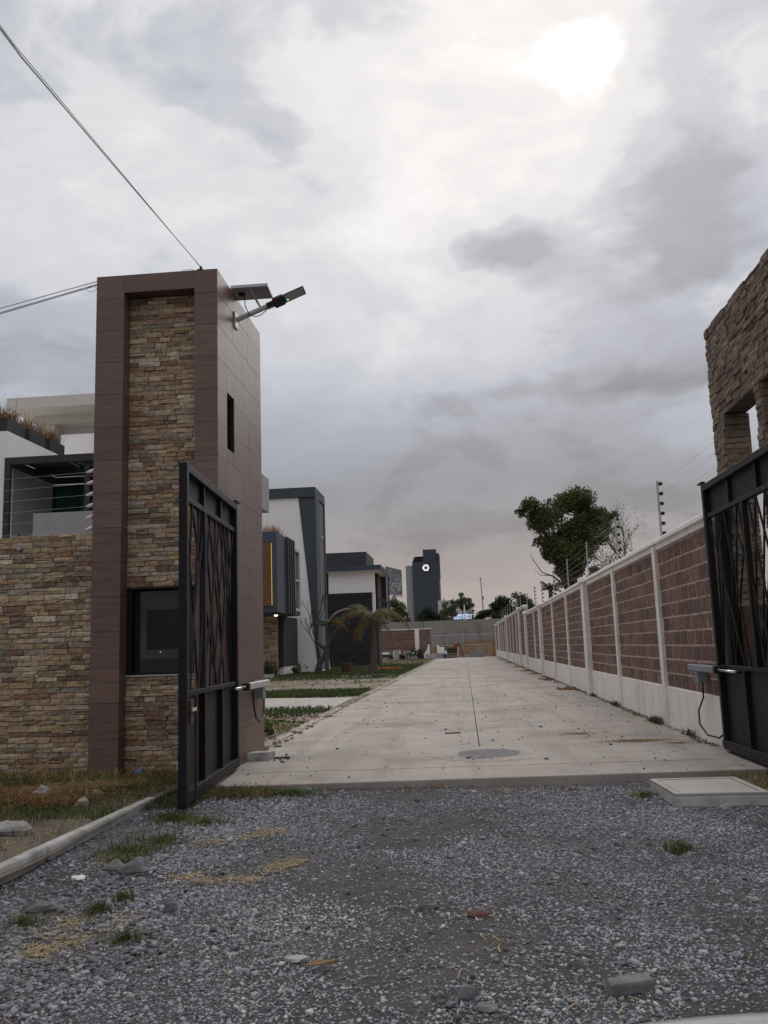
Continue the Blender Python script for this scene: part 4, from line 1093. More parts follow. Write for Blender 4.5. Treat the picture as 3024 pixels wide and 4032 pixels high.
MB().tube([(-.6, 88.2, .42), (-.36, 88.0, .44), (-.12, 88.2, .42)], .03, 6).build('seat_frame', m_red, ch)
slabbox('concrete_slab', 'grey concrete slab standing on edge before the pipe fence', 'slab', .50, 2.02, 88.6, 88.72, .0, .70, m_wall_far)

# ================================================================ BEYOND THE FAR WALL
TB = thing('office_tower', 'dark slate office tower with glowing hexagon logo behind the far wall', 'tower block', (-10.5, 265, 0))
BOX('main_block', m_slate, TB, -14.5, -6.6, 260, 275, 0, 26.3)
BOX('stair_block', m_slate, TB, -11.2, -7.25, 259.95, 270, 26.29, 29.9); BOX('side_block', m_slate2, TB, -7.24, -6.4, 261, 272, 21.8, 28.7)
BOX('light_wing', m_greyp, TB, -16.6, -14.51, 261, 274, 0, 25.3)
for k in range(4): BOX('canopy_slat', m_charcoal, TB, -14.4+k*.2, -11.22, 260.3, 268, 26.55+k*.38, 26.75+k*.38)
BOX('canopy_post', m_charcoal, TB, -14.2, -14.1, 260.5, 260.7, 26.29, 28.0)
lg = MB().prism([(-10.42+1.15*math.cos(t), 259.6, 24.35+1.15*math.sin(t)) for t in np.linspace(0, 2*PI, 7)[:6]], (0, .38, 0)).build('logo_plate', m_board, TB)
hx = [Vector((-10.42+.95*math.cos(k*PI/3), 259.5, 24.35+.95*math.sin(k*PI/3))) for k in range(6)]
lm = MB()
for k in range(6): lm.bar(hx[k], hx[(k+1) % 6], .15, .10, up=(0, 1, 0))
for a, b in ((3, 1), (1, 5), (5, 3)): lm.bar(hx[a], hx[b], .12, .12, up=(0, 1, 0))
lm.build('logo_tube', m_litwhite, lg)

BBd = thing('billboard', 'tall billboard with abstract blue and grey print behind the black stone house', 'billboard', (-13, 170, 0))
bq = [(-14.6, 168, 11.3), (-11.65, 170, 11.15), (-11.65, 170, 16.1), (-14.6, 168, 16.8)]
mbb = bpy.data.materials.new('billboard_print'); mbb.use_nodes = True
g = NG(mbb.node_tree); b = g.n['Principled BSDF']
pos = g.new('ShaderNodeNewGeometry').outputs['Position']
nz_ = g.noise(pos, .55, 3, .5, 1.5)
pc = g.ramp(nz_, [(0, (.05, .06, .16)), (.36, (.10, .12, .30)), (.42, (.16, .16, .17)), (.52, (.20, .21, .22)), (.57, (.42, .44, .46)), (.61, (.20, .30, .33)), (.66, (.30, .10, .08)), (.75, (.18, .18, .2))])
g.l.new(pc, b.inputs['Base Color']); b.inputs['Roughness'].default_value = .7
MB().prism(bq, (-.1, .3, 0)).build('print', mbb, BBd)
fb = MB(); P4 = [Vector(p)+Vector((0, -.05, 0)) for p in bq]
for i in range(4): fb.bar(P4[i], P4[(i+1) % 4], .14, .14)
rgp = Vector(bq[1])-Vector(bq[0])
fb.build('frame', m_alu, BBd)
fq = MB()
cc_ = Vector((-12.4, 169.3, 14.0))
fq.tube([cc_+rgp.normalized()*(.55*math.cos(t))+Vector((0, -.05, 1.15*math.sin(t))) for t in np.linspace(0, 2*PI, 20)], .045, 5)
fq.bar((-12.9, 169.05, 11.4), (-11.8, 169.8, 12.5), .12, .05).bar((-14.0, 168.3, 16.4), (-13.7, 168.5, 13.8), .10, .05)
fq.build('printed_shape', m_alu, BBd)
MB().tube([(-13.2, 169.5, 0), (-13.2, 169.5, 13)], .35, 12).build('column', m_steel, BBd)
BOX('catwalk', m_steel, BBd, -13.0, -11.4, 169.2, 169.9, 10.85, 10.95)

ST_ = thing('store_building', 'low pale store with a blue fascia and lettering seen over the far wall', 'building', (-1.6, 205, 0))
BOX('wall', m_asphalt, ST_, -5.6, 2.2, 200, 215, 0, 11.4)
BOX('fascia', m_bluesign, ST_, -7.5, 2.4, 199.6, 199.95, 6.9, 7.9)
BOX('sign_panel', m_signlit, ST_, -2.2, 1.9, 199.4, 199.58, 7.0, 8.1)
for x in (-3.9, .25): BOX('floodlight', m_charcoal, ST_, x, x+.75, 199.2, 199.6, 10.5, 11.0)
for x in (-4.35, .0): BOX('pier', m_greyp, ST_, x, x+.3, 199.5, 199.95, 8, 11.9)
tx = bpy.data.curves.new('sign_lettering', 'FONT'); tx.body = 'Hotel Dios'; tx.size = 1.0; tx.extrude = .02; tx.align_x = 'CENTER'
to = bpy.data.objects.new('sign_lettering', tx); COL.objects.link(to); tx.materials.append(m_letters)
to_me = bpy.data.meshes.new_from_object(to); bpy.data.objects.remove(to); to = bpy.data.objects.new('sign_lettering', to_me); COL.objects.link(to)
to.rotation_euler = (PI/2, 0, 0); to.parent = ST_; to.location = Vector((-.15, 199.37, 7.18))-WL[ST_.name]; to.scale = (.85, 1, 1)
tl = thing('tail_lamps', 'pair of glowing red vehicle lamps just above the far wall', 'vehicle lamps', (-2.35, 150, 6.0))
for x in (-2.45, -2.2): MB().ball((x, 150, 6.08), .10).build('lamp', m_litred, tl)

PL_ = thing('lamp_pole', 'tall slim pole with camera head behind the far wall', 'pole', (3.75, 160, 0))
MB().tube([(3.75, 160, 0), (3.75, 160, 5.7), (3.5, 160, 13.0)], [.13, .12, .08], 8).build('pole', m_greyp, PL_)
MB().ball((3.48, 159.9, 13.15), .20).build('camera_head', m_alu, PL_); BOX('box', m_greyp, PL_, 3.62, 3.95, 159.8, 160.1, 9.3, 9.9)
MB().tube([(3.48, 159.9, 13.3), (3.4, 159.9, 13.9)], .03, 5).build('antenna', m_alu, PL_)
PL2 = thing('white_lamp_pole', 'short white pole with floodlight in front of the store', 'pole', (.25, 140, 0))
MB().tube([(.25, 140, 0), (.25, 140, 8.0)], .09, 8).build('pole', m_white, PL2)
BOX('floodlight', m_charcoal, PL2, -.05, .55, 139.8, 140.1, 7.6, 8.2); BOX('base', m_white, PL2, .0, .5, 139.8, 140.2, 5.2, 5.45)
BOX('head', m_charcoal, PL2, -.1, .2, 139.85, 140.1, 8.0, 8.25)

# ================================================================ TREES AND PLANTS
def branch_tree(seed, base, h, r, levels, spread, n0, up=.35, dec=.68):
    """recursive limbs; returns MB and tip list"""
    rg = random.Random(seed); mb = MB(); tips = []
    def grow(p, d, L, r, lev):
        pts = [p]; q = p; dd = d.copy()
        for i in range(3):
            dd = (dd+Vector((rg.uniform(-.22, .22), rg.uniform(-.22, .22), rg.uniform(-.05, .18)))).normalized()
            q = q+dd*L/3; pts.append(q)
        mb.tube(pts, [r, r*.88, r*.76, r*.62], 6 if lev < 2 else 4)
        if lev == 0: tips.append(q); return
        for k in range(n0 if lev > 1 else n0+1):
            a = rg.uniform(0, 2*PI); s = rg.uniform(.35, 1.)*spread
            nd = (dd+Vector((math.cos(a)*s, math.sin(a)*s, rg.uniform(-.2, .3)+up*.5))).normalized()
            grow(pts[-1] if k else pts[2], nd, L*dec*rg.uniform(.8, 1.15), r*.58, lev-1)
        if lev <= 2: tips.append(q)
    grow(Vector(base), Vector((0, 0, 1)), h, r, levels)
    return mb, tips
def clump_pts(cs, n, rng=RNG, shell=.55, gap=.27):
    """points through a set of lobes (x,y,z,r), thicker near each lobe's skin, with gaps"""
    w = np.array([c[3]**2.2 for c in cs]); k = rng.choice(len(cs), n, p=w/w.sum())
    C_ = np.array(cs)[k]
    d = rng.normal(0, 1, (n, 3)); d /= np.linalg.norm(d, axis=1)[:, None]
    rr = C_[:, 3]*(shell+(1-shell)*rng.random(n))*rng.uniform(.8, 1.12, n)
    P = C_[:, :3]+d*rr[:, None]*np.array([1, 1, .82])
    g1 = vnoise(P[:, 0]*1.0+P[:, 1], P[:, 2]+P[:, 1]*.5, 1.3, 5)
    return P[g1 > gap]

# big tree over the brick wall
BT = thing('big_tree', 'large dark green tree with spreading limbs rising beyond the brick wall', 'tree', (7.2, 60, 0))
rg = random.Random(8)
lobes = [(8.3,60,10.9,1.25),(7.2,60.4,10.7,1.0),(6.2,60,10.3,1.0),(5.0,59.6,10.6,.75),(4.4,59.8,10.2,.5),(5.6,60.5,9.4,.9),(7.0,59.4,9.5,1.2),(8.9,60.5,9.8,1.1),(9.5,59.7,9.7,.8),
         (10.5,60,9.6,.55),(10.0,60.3,8.9,.7),(9.4,60,8.2,.8),(8.2,60.6,8.2,1.0),(6.6,60.2,8.2,1.1),(5.6,59.8,8.0,.75),(7.3,59.5,7.2,.9),(6.3,60,7.0,.6),(8.8,60.2,7.0,.55),(6.9,60.1,6.1,.6),(7.9,60,5.9,.5),(6.6,60,5.2,.55),(6.1,59.9,4.6,.5),(7.6,60.1,5.0,.6),(9.1,60,6.0,.4),(7.7,60,6.5,.75),(6.9,59.6,7.7,.8),(8.6,60,7.5,.8),(5.9,60,7.3,.6),(9.0,60,9.0,.9),(7.6,60,8.8,1.0),(9.6,60,9.2,.8),(9.3,60,8.3,.8),(8.6,60,8.9,.9),(8.1,60,10.0,1.1),(5.9,60,9.6,1.0),(6.3,60,9.0,.9),(5.2,60,9.9,.75),(6.6,60,10.0,.9),(7.9,60,7.6,.8),(8.4,60,6.9,.6),(7.2,60,6.6,.7)]
tk = MB().tube([(7.2,60,0),(7.2,60,2.2),(7.25,60,4.2)], [.42,.36,.30], 9)
for (x, y, z, r) in lobes:
    sx = 7.25+rg.uniform(-.15, .15); sz = rg.uniform(3.6, 5.0)
    mid = Vector((sx+(x-sx)*.42+rg.uniform(-.2, .2), 60+(y-60)*.5, sz+(z-sz)*.58))
    tk.tube([(sx, 60, sz), mid, (x, y, z)], [.13, .085, .03], 6)
    for k in range(3):
        a = rg.uniform(0, 2*PI); e = Vector((x+math.cos(a)*r*.9, y+math.sin(a)*r*.7, z+rg.uniform(-.3, .8)*r))
        tk.tube([mid.lerp(Vector((x, y, z)), rg.uniform(.4, .9)), e], [.035, .012], 4)
tk.tube([(7.1,60,4.9),(6.2,60,5.7),(5.5,60,6.0),(4.95,60,6.9),(4.8,60,7.3)], [.07,.05,.035,.025,.01], 5).tube([(6.2,60,5.75),(5.4,60,5.8),(5.0,60,6.2)], [.035,.02,.01], 4)
tk.build('trunk', m_bark, BT)
leaves('crown', m_leaf, clump_pts(lobes, 54000, shell=.3, gap=.37), .10, BT)

bt_, tips = branch_tree(5, (7.9, 40, 0), 2.95, .085, 4, .9, 3, .2)
B2 = thing('bare_tree', 'nearly leafless tree with fine dark twigs beyond the brick wall', 'tree', (7.9, 40, 0))
bt_.build('trunk', m_bark, B2)
tp = np.array([tuple(t) for t in tips]); leaves('crown', m_leaf2, np.repeat(tp, 7, 0)+RNG.normal(0, .14, (len(tp)*7, 3)), .04, B2)
bt_, tips = branch_tree(9, (8.7, 52, 0), 2.5, .12, 4, .8, 3, .2)
B3 = thing('sparse_tree', 'thin sparse tree right beside the large dark green tree', 'tree', (8.4, 52, 0))
bt_.build('trunk', m_bark, B3)
tp = np.array([tuple(t) for t in tips]); leaves('crown', m_leaf2, np.repeat(tp, 9, 0)+RNG.normal(0, .16, (len(tp)*9, 3)), .05, B3)

def bushy_tree(name, label, cat, base, lobes, n, size, mat, group=None, trunk=.12, asp=.6):
    T = thing(name, label, cat, base, group)
    mb = MB(); zc = np.mean([l[2] for l in lobes]); rg = random.Random(len(label)*7)
    mb.tube([base, (base[0], base[1], base[2]+(zc-base[2])*.6)], [trunk, trunk*.7], 7)
    for l in lobes: mb.tube([(base[0], base[1], base[2]+(zc-base[2])*.55), ((base[0]+l[0])/2+rg.uniform(-.1, .1), l[1], (base[2]+l[2])*.5+.3), l[:3]], [trunk*.6, trunk*.4, trunk*.12], 5)
    mb.build('trunk', m_bark, T)
    leaves('crown', mat, clump_pts(lobes, n, shell=.3), size, T, asp=asp); return T
bushy_tree('leafy_tree', 'pale leafy tree below the billboard, beside the black stone house', 'tree', (-9.0, 122, 0), [(-9.6,122,7.3,1.0),(-8.7,122,6.6,1.1),(-9.8,122,6.0,1.1),(-8.3,122,5.6,.9),(-9.2,122,5.0,1.2),(-7.9,122,4.6,.8)], 3600, .15, m_leaf2)
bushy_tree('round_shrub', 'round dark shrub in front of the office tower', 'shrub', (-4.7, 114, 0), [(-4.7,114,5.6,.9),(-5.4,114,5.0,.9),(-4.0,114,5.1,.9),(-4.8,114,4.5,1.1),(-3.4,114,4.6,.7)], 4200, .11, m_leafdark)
for i, (x, h) in enumerate([(-3.1, 8.6), (-1.7, 9.2), (-.2, 10.3), (1.1, 9.4)]):
    bushy_tree('slim_tree', f'slim airy tree before the store, {["leftmost", "second from the left", "tallest of the four", "rightmost"][i]}', 'tree', (x, 150, 0),
               [(x,150,h-.6,.55),(x+.3,150,h-1.5,.75),(x-.4,150,h-1.8,.7),(x+.1,150,h-2.6,.85)], 1100, .17, m_leaf2, 'slim trees before the store', .08)
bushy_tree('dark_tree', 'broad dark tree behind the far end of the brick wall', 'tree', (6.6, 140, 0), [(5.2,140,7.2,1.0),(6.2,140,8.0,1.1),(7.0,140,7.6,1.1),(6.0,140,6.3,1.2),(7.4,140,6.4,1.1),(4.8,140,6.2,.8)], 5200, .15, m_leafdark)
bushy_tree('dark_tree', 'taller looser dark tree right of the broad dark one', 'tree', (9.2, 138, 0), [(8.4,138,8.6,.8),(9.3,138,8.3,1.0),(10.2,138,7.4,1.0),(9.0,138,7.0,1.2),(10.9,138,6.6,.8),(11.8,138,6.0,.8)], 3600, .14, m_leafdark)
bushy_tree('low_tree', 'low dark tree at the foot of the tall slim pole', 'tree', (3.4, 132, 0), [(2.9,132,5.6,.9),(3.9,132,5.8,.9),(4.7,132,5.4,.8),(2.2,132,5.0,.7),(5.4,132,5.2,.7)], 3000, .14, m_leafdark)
bushy_tree('far_tree', 'small distant tree behind the far wall right of the office tower', 'tree', (-5.6, 180, 0), [(-6.0,180,7.4,.8),(-5.2,180,7.2,.8),(-5.6,180,6.6,1.)], 900, .2, m_leafdark)

def frond(mb, p, az, L, el, droop, nl, lw, ll, rg):
    """rachis with leaflets hanging off both sides; returns leaflet quads added to mb"""
    d = Vector((math.cos(az), math.sin(az), 0)); pts = []
    q = Vector(p); e = el; n = 10
    for i in range(n+1):
        pts.append(q.copy()); q = q+(d*math.cos(e)+Vector((0, 0, 1))*math.sin(e))*L/n; e -= droop/n
    sd = Vector((-d.y, d.x, 0))
    vs = []; fs = []
    for i in range(nl):
        t = .12+.88*i/nl; k = min(int(t*n), n-1); a = pts[k].lerp(pts[k+1], t*n-k); fw = (pts[k+1]-pts[k]).normalized()
        for s in (-1, 1):
            l = ll*(1-.55*abs(t-.45)*1.4)*rg.uniform(.8, 1.15)
            tip = a+(sd*s*.75+fw*.55+Vector((0, 0, -.35-.5*rg.random()))).normalized()*l
            b = len(vs); w = fw*lw
            vs += [a-w, a+w, tip+w*.2, tip-w*.2]; fs.append((b, b+1, b+2, b+3))
    mb.add(vs, fs); mb.tube(pts, [.02]*5+[.014]*4+[.008]*2, 4)

PM = thing('palm_tree', 'small palm with drooping yellow-green fronds on the lawn', 'palm', (-4.70, 45, 0))
MB().tube([(-4.70,45,0),(-4.69,45,.5),(-4.66,45,1.6),(-4.64,45,2.75)], [.27,.20,.16,.15], 10).build('trunk', m_paltrunk, PM)
rg = random.Random(4); 
for k, (az, L, el, dr) in enumerate([(178,2.0,1.1,2.3),(150,1.9,1.25,2.2),(200,2.1,.85,2.2),(215,1.7,1.2,2.4),(170,1.6,1.4,1.9),(120,1.6,1.2,2.2),(80,1.7,1.1,2.3),(20,2.3,.75,2.3),(345,1.7,1.1,2.3),(50,1.6,1.25,2.2),(255,1.6,1.0,2.3),(300,1.5,1.0,2.4)]):
    fm = MB(); frond(fm, (-4.64, 45, 2.7), math.radians(az), L*1.12, el, dr, 34, .018, .68, rg)
    fm.build('frond', m_frond if k not in (7, 2) else m_fronddry, PM)
for k, az in enumerate((165, 185, 210, 150, 330, 230)):
    fm = MB(); frond(fm, (-4.64, 45, 2.55), math.radians(az), 1.6, .25, 2.0, 30, .016, .6, rg)
    fm.build('dry_frond', m_fronddry, PM)

LT = thing('young_palm', 'young slender palm with dark fronds and a pale plume on the lawn', 'palm', (-7.15, 45.4, 0))
MB().tube([(-7.15,45.4,0),(-7.16,45.4,.8),(-7.12,45.4,1.7),(-7.14,45.4,2.5)], [.13,.10,.085,.08], 8).build('trunk', m_paltrunk, LT)
for k, (az, L, el, dr) in enumerate([(10,1.5,1.2,2.3),(40,1.3,1.3,2.2),(170,1.1,1.2,2.3),(200,1.2,1.0,2.4),(330,1.5,.95,2.2),(90,1.2,1.1,2.),(270,1.2,1.1,2.2),(355,1.4,.7,2.0)]):
    fm = MB(); frond(fm, (-7.14, 45.4, 2.45), math.radians(az), L, el, dr, 24, .016, .45, rg); fm.build('frond', m_fronddry if k in (4, 7) else m_leafdark, LT)
pm = MB(); frond(pm, (-7.1, 45.3, 2.5), math.radians(-5), 1.9, 1.25, 1.7, 60, .012, .16, rg); pm.build('plume', m_plume, LT)
GT = thing('gnarled_trunk', 'bare twisted trunk with cut limbs beside the leaning frame house', 'tree trunk', (-7.9, 46.5, 0))
MB().tube([(-7.9,46.5,0),(-7.75,46.5,.55),(-7.45,46.5,.9),(-7.35,46.5,1.35),(-7.1,46.5,1.9),(-6.75,46.5,2.3),(-6.45,46.5,2.65)], [.17,.15,.14,.12,.10,.08,.05], 8).tube([(-7.38,46.5,1.3),(-7.6,46.5,1.45),(-7.85,46.5,1.7)], [.11,.10,.08], 7).tube([(-6.85,46.5,2.2),(-6.7,46.5,2.1),(-6.5,46.4,2.35)], [.05,.04,.03], 6).build('trunk', m_paltrunk, GT)
tw, tips = branch_tree(12, (-8.0, 48.5, 0), 1.9, .06, 3, .6, 3, .4)
tw.build('bare_sapling', m_bark, None); tag(bpy.data.objects['bare_sapling'], 'leafless dark sapling in front of the leaning frame house', 'sapling')
PO = thing('flower_pot', 'round terracotta pot with a bent stick on the lawn', 'pot', (-6.5, 48.0, 0))
MB().lathe((-6.5, 48.0, 0), [(.26, .0), (.34, .42), (.37, .42), (.37, .48), (.32, .48), (.30, .4)], 20).build('pot', m_terracotta, PO)
MB().tube([(-6.45,48,.45),(-6.2,48,.75),(-5.9,48,1.0)], [.035,.03,.015], 6).tube([(-6.2,48,.75),(-5.95,48,.85)], [.02,.01], 5).build('stick', m_bark, PO)
AG = thing('agave', 'spiky dark agave clump beside the entrance of the slate house', 'agave', (-9.6, 42, 0))
rg = random.Random(6); am = MB()
for k in range(70):
    a = rg.uniform(0, 2*PI); e = rg.uniform(.75, 1.5); L = rg.uniform(.8, 1.45); p = Vector((-9.7+rg.uniform(-.55, .55), 42+rg.uniform(-.4, .4), 0))
    d = Vector((math.cos(a)*math.cos(e), math.sin(a)*math.cos(e), math.sin(e))); s = Vector((-math.sin(a), math.cos(a), 0))*.045
    am.add([p-s, p+s, p+d*L*.5+s*.8, p+d*L*.5-s*.8, p+d*L+Vector((0, 0, -.08))], [(0, 1, 2, 3), (3, 2, 4)])
am.build('leaves', m_agave, AG); BOX('bed_edge', m_kerb, AG, -10.4, -9.1, 41.2, 41.35, 0, .2)
for i, (x, y, r, lab) in enumerate([(-8.95, 47.2, .4, 'small weedy shrub at the foot of the white leaning wall'), (-5.0, 86.6, .75, 'leafy shrub in front of the garden block wall'), (-6.3, 86.9, .35, 'small dark shrub among the leaning boards'), (-2.62, 13.6, .0, '')]):
    if r: bushy_tree('shrub', lab, 'shrub', (x, y, 0), [(x, y, r*.8, r), (x+r*.6, y, r*.7, r*.7), (x-r*.6, y, r*.6, r*.6)], 700, .06, m_leafdark if i else m_leaf2, None, .02)
ls = thing('low_plant', 'low leafy plant on the bare soil beside the tower', 'plant', (-3.15, 13.9, 0))
leaves('foliage', m_leaf, disc_pts(170, -3.25, 13.9, .32, .10, .25)+RNG.normal(0, .05, (170, 3)), .055, ls)
hose = MB().tube([(-5.7,50.5,.03),(-4.9,50.8,.06),(-4.2,50.3,.05),(-3.8,50.9,.06),(-4.6,51.3,.06),(-5.3,51.2,.08),(-4.0,51.6,.07),(-3.6,51.0,.05)], .05, 6)
tag(hose.build('orange_hose', m_orange, None), 'orange hose lying on the lawn behind the palm', 'hose')
gdm = MB().tube([(-5.15,44.3,0),(-5.15,44.3,.62),(-4.2,44.3,.62),(-4.2,44.3,0)], .014, 6)
tag(gdm.build('plant_guard', m_charcoal, None), 'thin metal hoop guard around the palm trunk', 'guard')
for i, (x, y, w, lab) in enumerate([(-5.0, 41.6, .5, 'left flat dark stepping slab on the lawn'), (-3.95, 39.9, .6, 'right dark stepping slab on the lawn, nearest the road'), (-4.6, 39.2, .7, 'grey stepping slab flush in the lawn below the dark ones'), (-7.4, 43.6, .7, 'long dark timber lying on the lawn below the young palm'), (-5.6, 40.6, .35, 'small pale paving piece on the lawn')]):
    slabbox('stepping_slab', lab, 'slab', x-w/2, x+w/2, y-.2, y+.2, 0, .07 if i in (0, 1) else .04, m_charcoal if i in (0, 1, 3) else m_greyp)
# palm head over the wall and dry shrubs on the bank
PH = thing('fan_palm', 'small spiky palm head peeking over the brick wall below the big tree', 'palm', (4.9, 49, 0))
MB().tube([(4.9,49,0),(4.9,49,4.2)], .12, 8).build('trunk', m_paltrunk, PH)
fm = MB()
for k in range(11): frond(fm, (4.9, 49, 4.15), k*.57, .75, rg.uniform(.2, 1.2), 1.0, 12, .03, .3, rg)
fm.build('crown', m_leafdark, PH)
for i, (x, y, h, lab) in enumerate([(.1, 104, 1.15, 'bare shrub behind the middle fence post'), (2.2, 104, 1.2, 'reddish dry shrub on the bank near the brick wall'), (-2.2, 105, .8, 'thin twiggy shrub on the bank left of the fence post')]):
    tw, tips = branch_tree(30+i, (x, y, .8), h, .035, 3, .8, 3, .5)
    D = thing('dry_shrub', lab, 'shrub', (x, y, .8)); tw.build('trunk', m_bark, D)
    tp = np.array([tuple(t) for t in tips]); leaves('twigs', m_rustgrass, np.repeat(tp, 14 if i == 1 else 3, 0)+RNG.normal(0, .2, (len(tp)*(14 if i == 1 else 3), 3)), .05, D, asp=.3)

# ================================================================ GRAVEL, GRASS, LITTER
def gh(P): P[:, 2] = gravel_h(P[:, 0], P[:, 1]); return P
n = 300000
P = rect_pts(n, -3.0, 4.6, 2.3, 9.3)
X, Y = P[:, 0], P[:, 1]
keep = (X > -.62*Y-.5) & (X < .37*Y+.7) & (X > -2.90) & (Y < _e(X)-.01)
bare = vnoise(X, Y, .9, 1)*.6+vnoise(X, Y, 2.3, 2)*.4
wheel = np.exp(-((X-1.0-.05*Y)/.35)**2)*.22+np.exp(-((X+.75-.02*Y)/.35)**2)*.20
pk = np.clip(1.45-1.5*np.clip(bare+wheel-.35, 0, 1)*1.6, .17, 1.)
keep &= RNG.random(n) < pk
keep &= ~((X > 1.64) & (X < 2.42) & (Y > 7.63) & (Y < 8.43))
P = gh(P[keep]); X, Y = P[:, 0], P[:, 1]
sz = RNG.lognormal(math.log(.0076), .42, len(P))*np.where(X < -1.6, 1.3, 1.)*np.where(Y > 6.5, 1.1, 1.)
P[:, 2] += sz*.08
pale = np.exp(-(((X+.75)/.42)**2+((Y-4.75)/.42)**2))*.8+np.exp(-(((X+.5)/1.4)**2+((Y-3.9)/.9)**2))*.22+np.exp(-(((X-.35)/.5)**2+((Y-3.6)/.5)**2))*.28+.05
ip = RNG.random(len(P)) < pale
chips('gravel', m_chip, P[~ip], sz[~ip])
chips('pale_gravel', m_chippale, P[ip], sz[ip])

def rock(name, label, x, y, s, mat, sq=(1, .8, .55), z=None, seed=0):
    rg = random.Random(seed+int(abs(x*100))); mb = MB()
    mb.ball((0, 0, 0), 1., 9, 6)
    for i, v in enumerate(mb.v):
        k = 1+.34*math.sin(v[0]*3.1+seed)*math.cos(v[1]*2.7-seed*.7)+rg.uniform(-.13, .13)
        mb.v[i] = (v[0]*s*sq[0]*k+x, v[1]*s*sq[1]*k+y, v[2]*s*sq[2]*k)
    z0 = float(gravel_h(np.array([x]), np.array([y]))[0]) if z is None else z
    mb.v = [(a, b, c+z0+s*sq[2]*.45) for a, b, c in mb.v]
    return tag(mb.build(name, mat, None), label, 'rock')
rock('rock', 'largest dark grey rock on the gravel near the kerb', -2.18, 5.70, .105, m_rock, seed=1)
rock('rock', 'smaller dark rock against the largest rock by the kerb', -2.34, 5.78, .07, m_rock, seed=2)
rock('rock', 'pale flat rubble stone on the verge at the left edge', -3.52, 6.62, .145, m_rockpale, (1.2, .8, .38), .0, 3)
rock('rock', 'grey lump of rubble lying in the dry grass below the stone wall', -4.0, 8.08, .11, m_rockpale, (1, .8, .7), .0, 4)
rock('rock', 'pale pointed rubble stone between kerb and dry grass', -3.39, 7.62, .085, m_rockpale, (1, .8, .6), .0, 5)
rock('rock', 'small pale stone behind the pointed one on the verge', -3.48, 8.15, .08, m_rockpale, (1, .8, .55), .0, 6)
rock('rock', 'reddish flat rock in the middle of the gravel', .01, 4.68, .05, m_rockred, (1.1, .8, .45), None, 7)
rock('rock', 'dark jagged rock in the lower middle of the gravel', -.06, 3.66, .052, m_rock, (1, .8, .7), None, 8)
rock('rock', 'flat grey stone just below the dark jagged rock', 0.02, 3.56, .045, m_rock, (1.2, .8, .3), None, 9)
rock('rock', 'dark cone-shaped rock on the gravel left of the pale patch', -1.66, 4.88, .05, m_rock, (.8, .7, 1.0), None, 10)
rock('rock', 'dark rock at the far left of the gravel', -2.40, 4.86, .075, m_rock, (1.2, .8, .6), None, 11)
rock('rock', 'small dark rock right of the reddish rock', .42, 3.98, .035, m_rock, (1.2, .8, .6), None, 12)
rock('rock', 'grey rock left of the reddish rock on the gravel', -.25, 4.83, .045, m_rock, (1.2, .8, .6), None, 13)
rock('rock', 'bluish grey flat stone on the dark bare gravel', -.82, 4.11, .04, m_rockpale, (1.3, .8, .4), None, 14)
rock('rock', 'small pale stone against the front of the access box', 2.03, 7.5, .04, m_rockpale, (1.2, .8, .8), None, 15)
rock('rock', 'white stone on the gravel close to the kerb', -2.49, 5.55, .035, m_whitewall, (1.2, .8, .6), None, 16)
br = thing('broken_brick', 'broken dark brick lying on the gravel at the lower right', 'brick', (.6, 3.7, -.06))
MB().prism([(.50, 3.66, -.075), (.68, 3.72, -.075), (.66, 3.80, -.075), (.49, 3.74, -.075)], (.005, 0, .055)).build('brick', m_rock, br, .012)
P = gh(np.concatenate([disc_pts(130, -2.2, 5.4, 1.0, 0, 1.0), disc_pts(60, -1.6, 4.2, .8, 0, .8), rect_pts(70, -2.8, 2., 3.2, 8.6), disc_pts(26, -.1, 3.6, .3)]))
P = P[(P[:, 0] > -2.85)]
chips('loose_stones', m_rock, P+np.array([0, 0, .012]), RNG.uniform(.010, .026, len(P)))
lf = tag(MB().add([(-.75, 3.95, -.045), (-.69, 3.93, -.035), (-.64, 3.955, -.04), (-.60, 3.985, -.03), (-.66, 4.0, -.04), (-.72, 3.99, -.035)], [(0, 1, 4, 5), (1, 2, 3, 4)]).build('dry_leaf', m_dry, None), 'curled pale yellow leaf lying on the dark gravel', 'leaf')
lf.modifiers.new('thick', 'SOLIDIFY').thickness = .003
lf = tag(leaves('dry_leaf', m_rustgrass, np.array([(.90, 8.40, -.05), (.95, 8.42, -.04), (.98, 8.39, -.05), (.93, 8.37, -.045)]), .035), 'crumpled brown leaf on the gravel close to the slab edge', 'leaf')

# verge: green and dry grass left of the kerb
def vpts(n, x0, x1, y0, y1, f):
    P = rect_pts(n, x0, x1, y0, y1); k = RNG.random(n) < f(P[:, 0], P[:, 1]); P = P[k]; P[:, 2] = verge_h(P[:, 0], P[:, 1]); return P
kx = lambda y: -3.03+.032*(y-5.2)
def green_f(X, Y):
    m = vnoise(X, Y, 1.3, 6)
    return np.clip((m-.30)*3, 0, 1)*(X < kx(Y)-.02)*np.where(((X+3.3)/.55)**2+((Y-6.4)/.7)**2 < 1, .06, 1)
def dry_f(X, Y):
    m = vnoise(X, Y, 1.1, 9)
    return (np.clip((m-.36)*2.2, 0, 1)*.7+.08)*(X < kx(Y)-.02)*np.where(((X+3.3)/.5)**2+((Y-6.4)/.6)**2 < 1, .3, 1)
blades('grass', m_grass, vpts(52000, -7.2, -2.9, 4.2, 9.48, green_f), .065, .0030, 1.3)
blades('dry_grass', m_dry, vpts(12000, -7.2, -2.9, 4.2, 9.48, dry_f), .09, .0026, 1.7)
blades('rust_grass', m_rustgrass, np.concatenate([disc_pts(700, -4.4, 8.1, .95, .03, .75), disc_pts(300, -3.7, 7.9, .7, .02, .5)]), .09, .0026, 1.6)
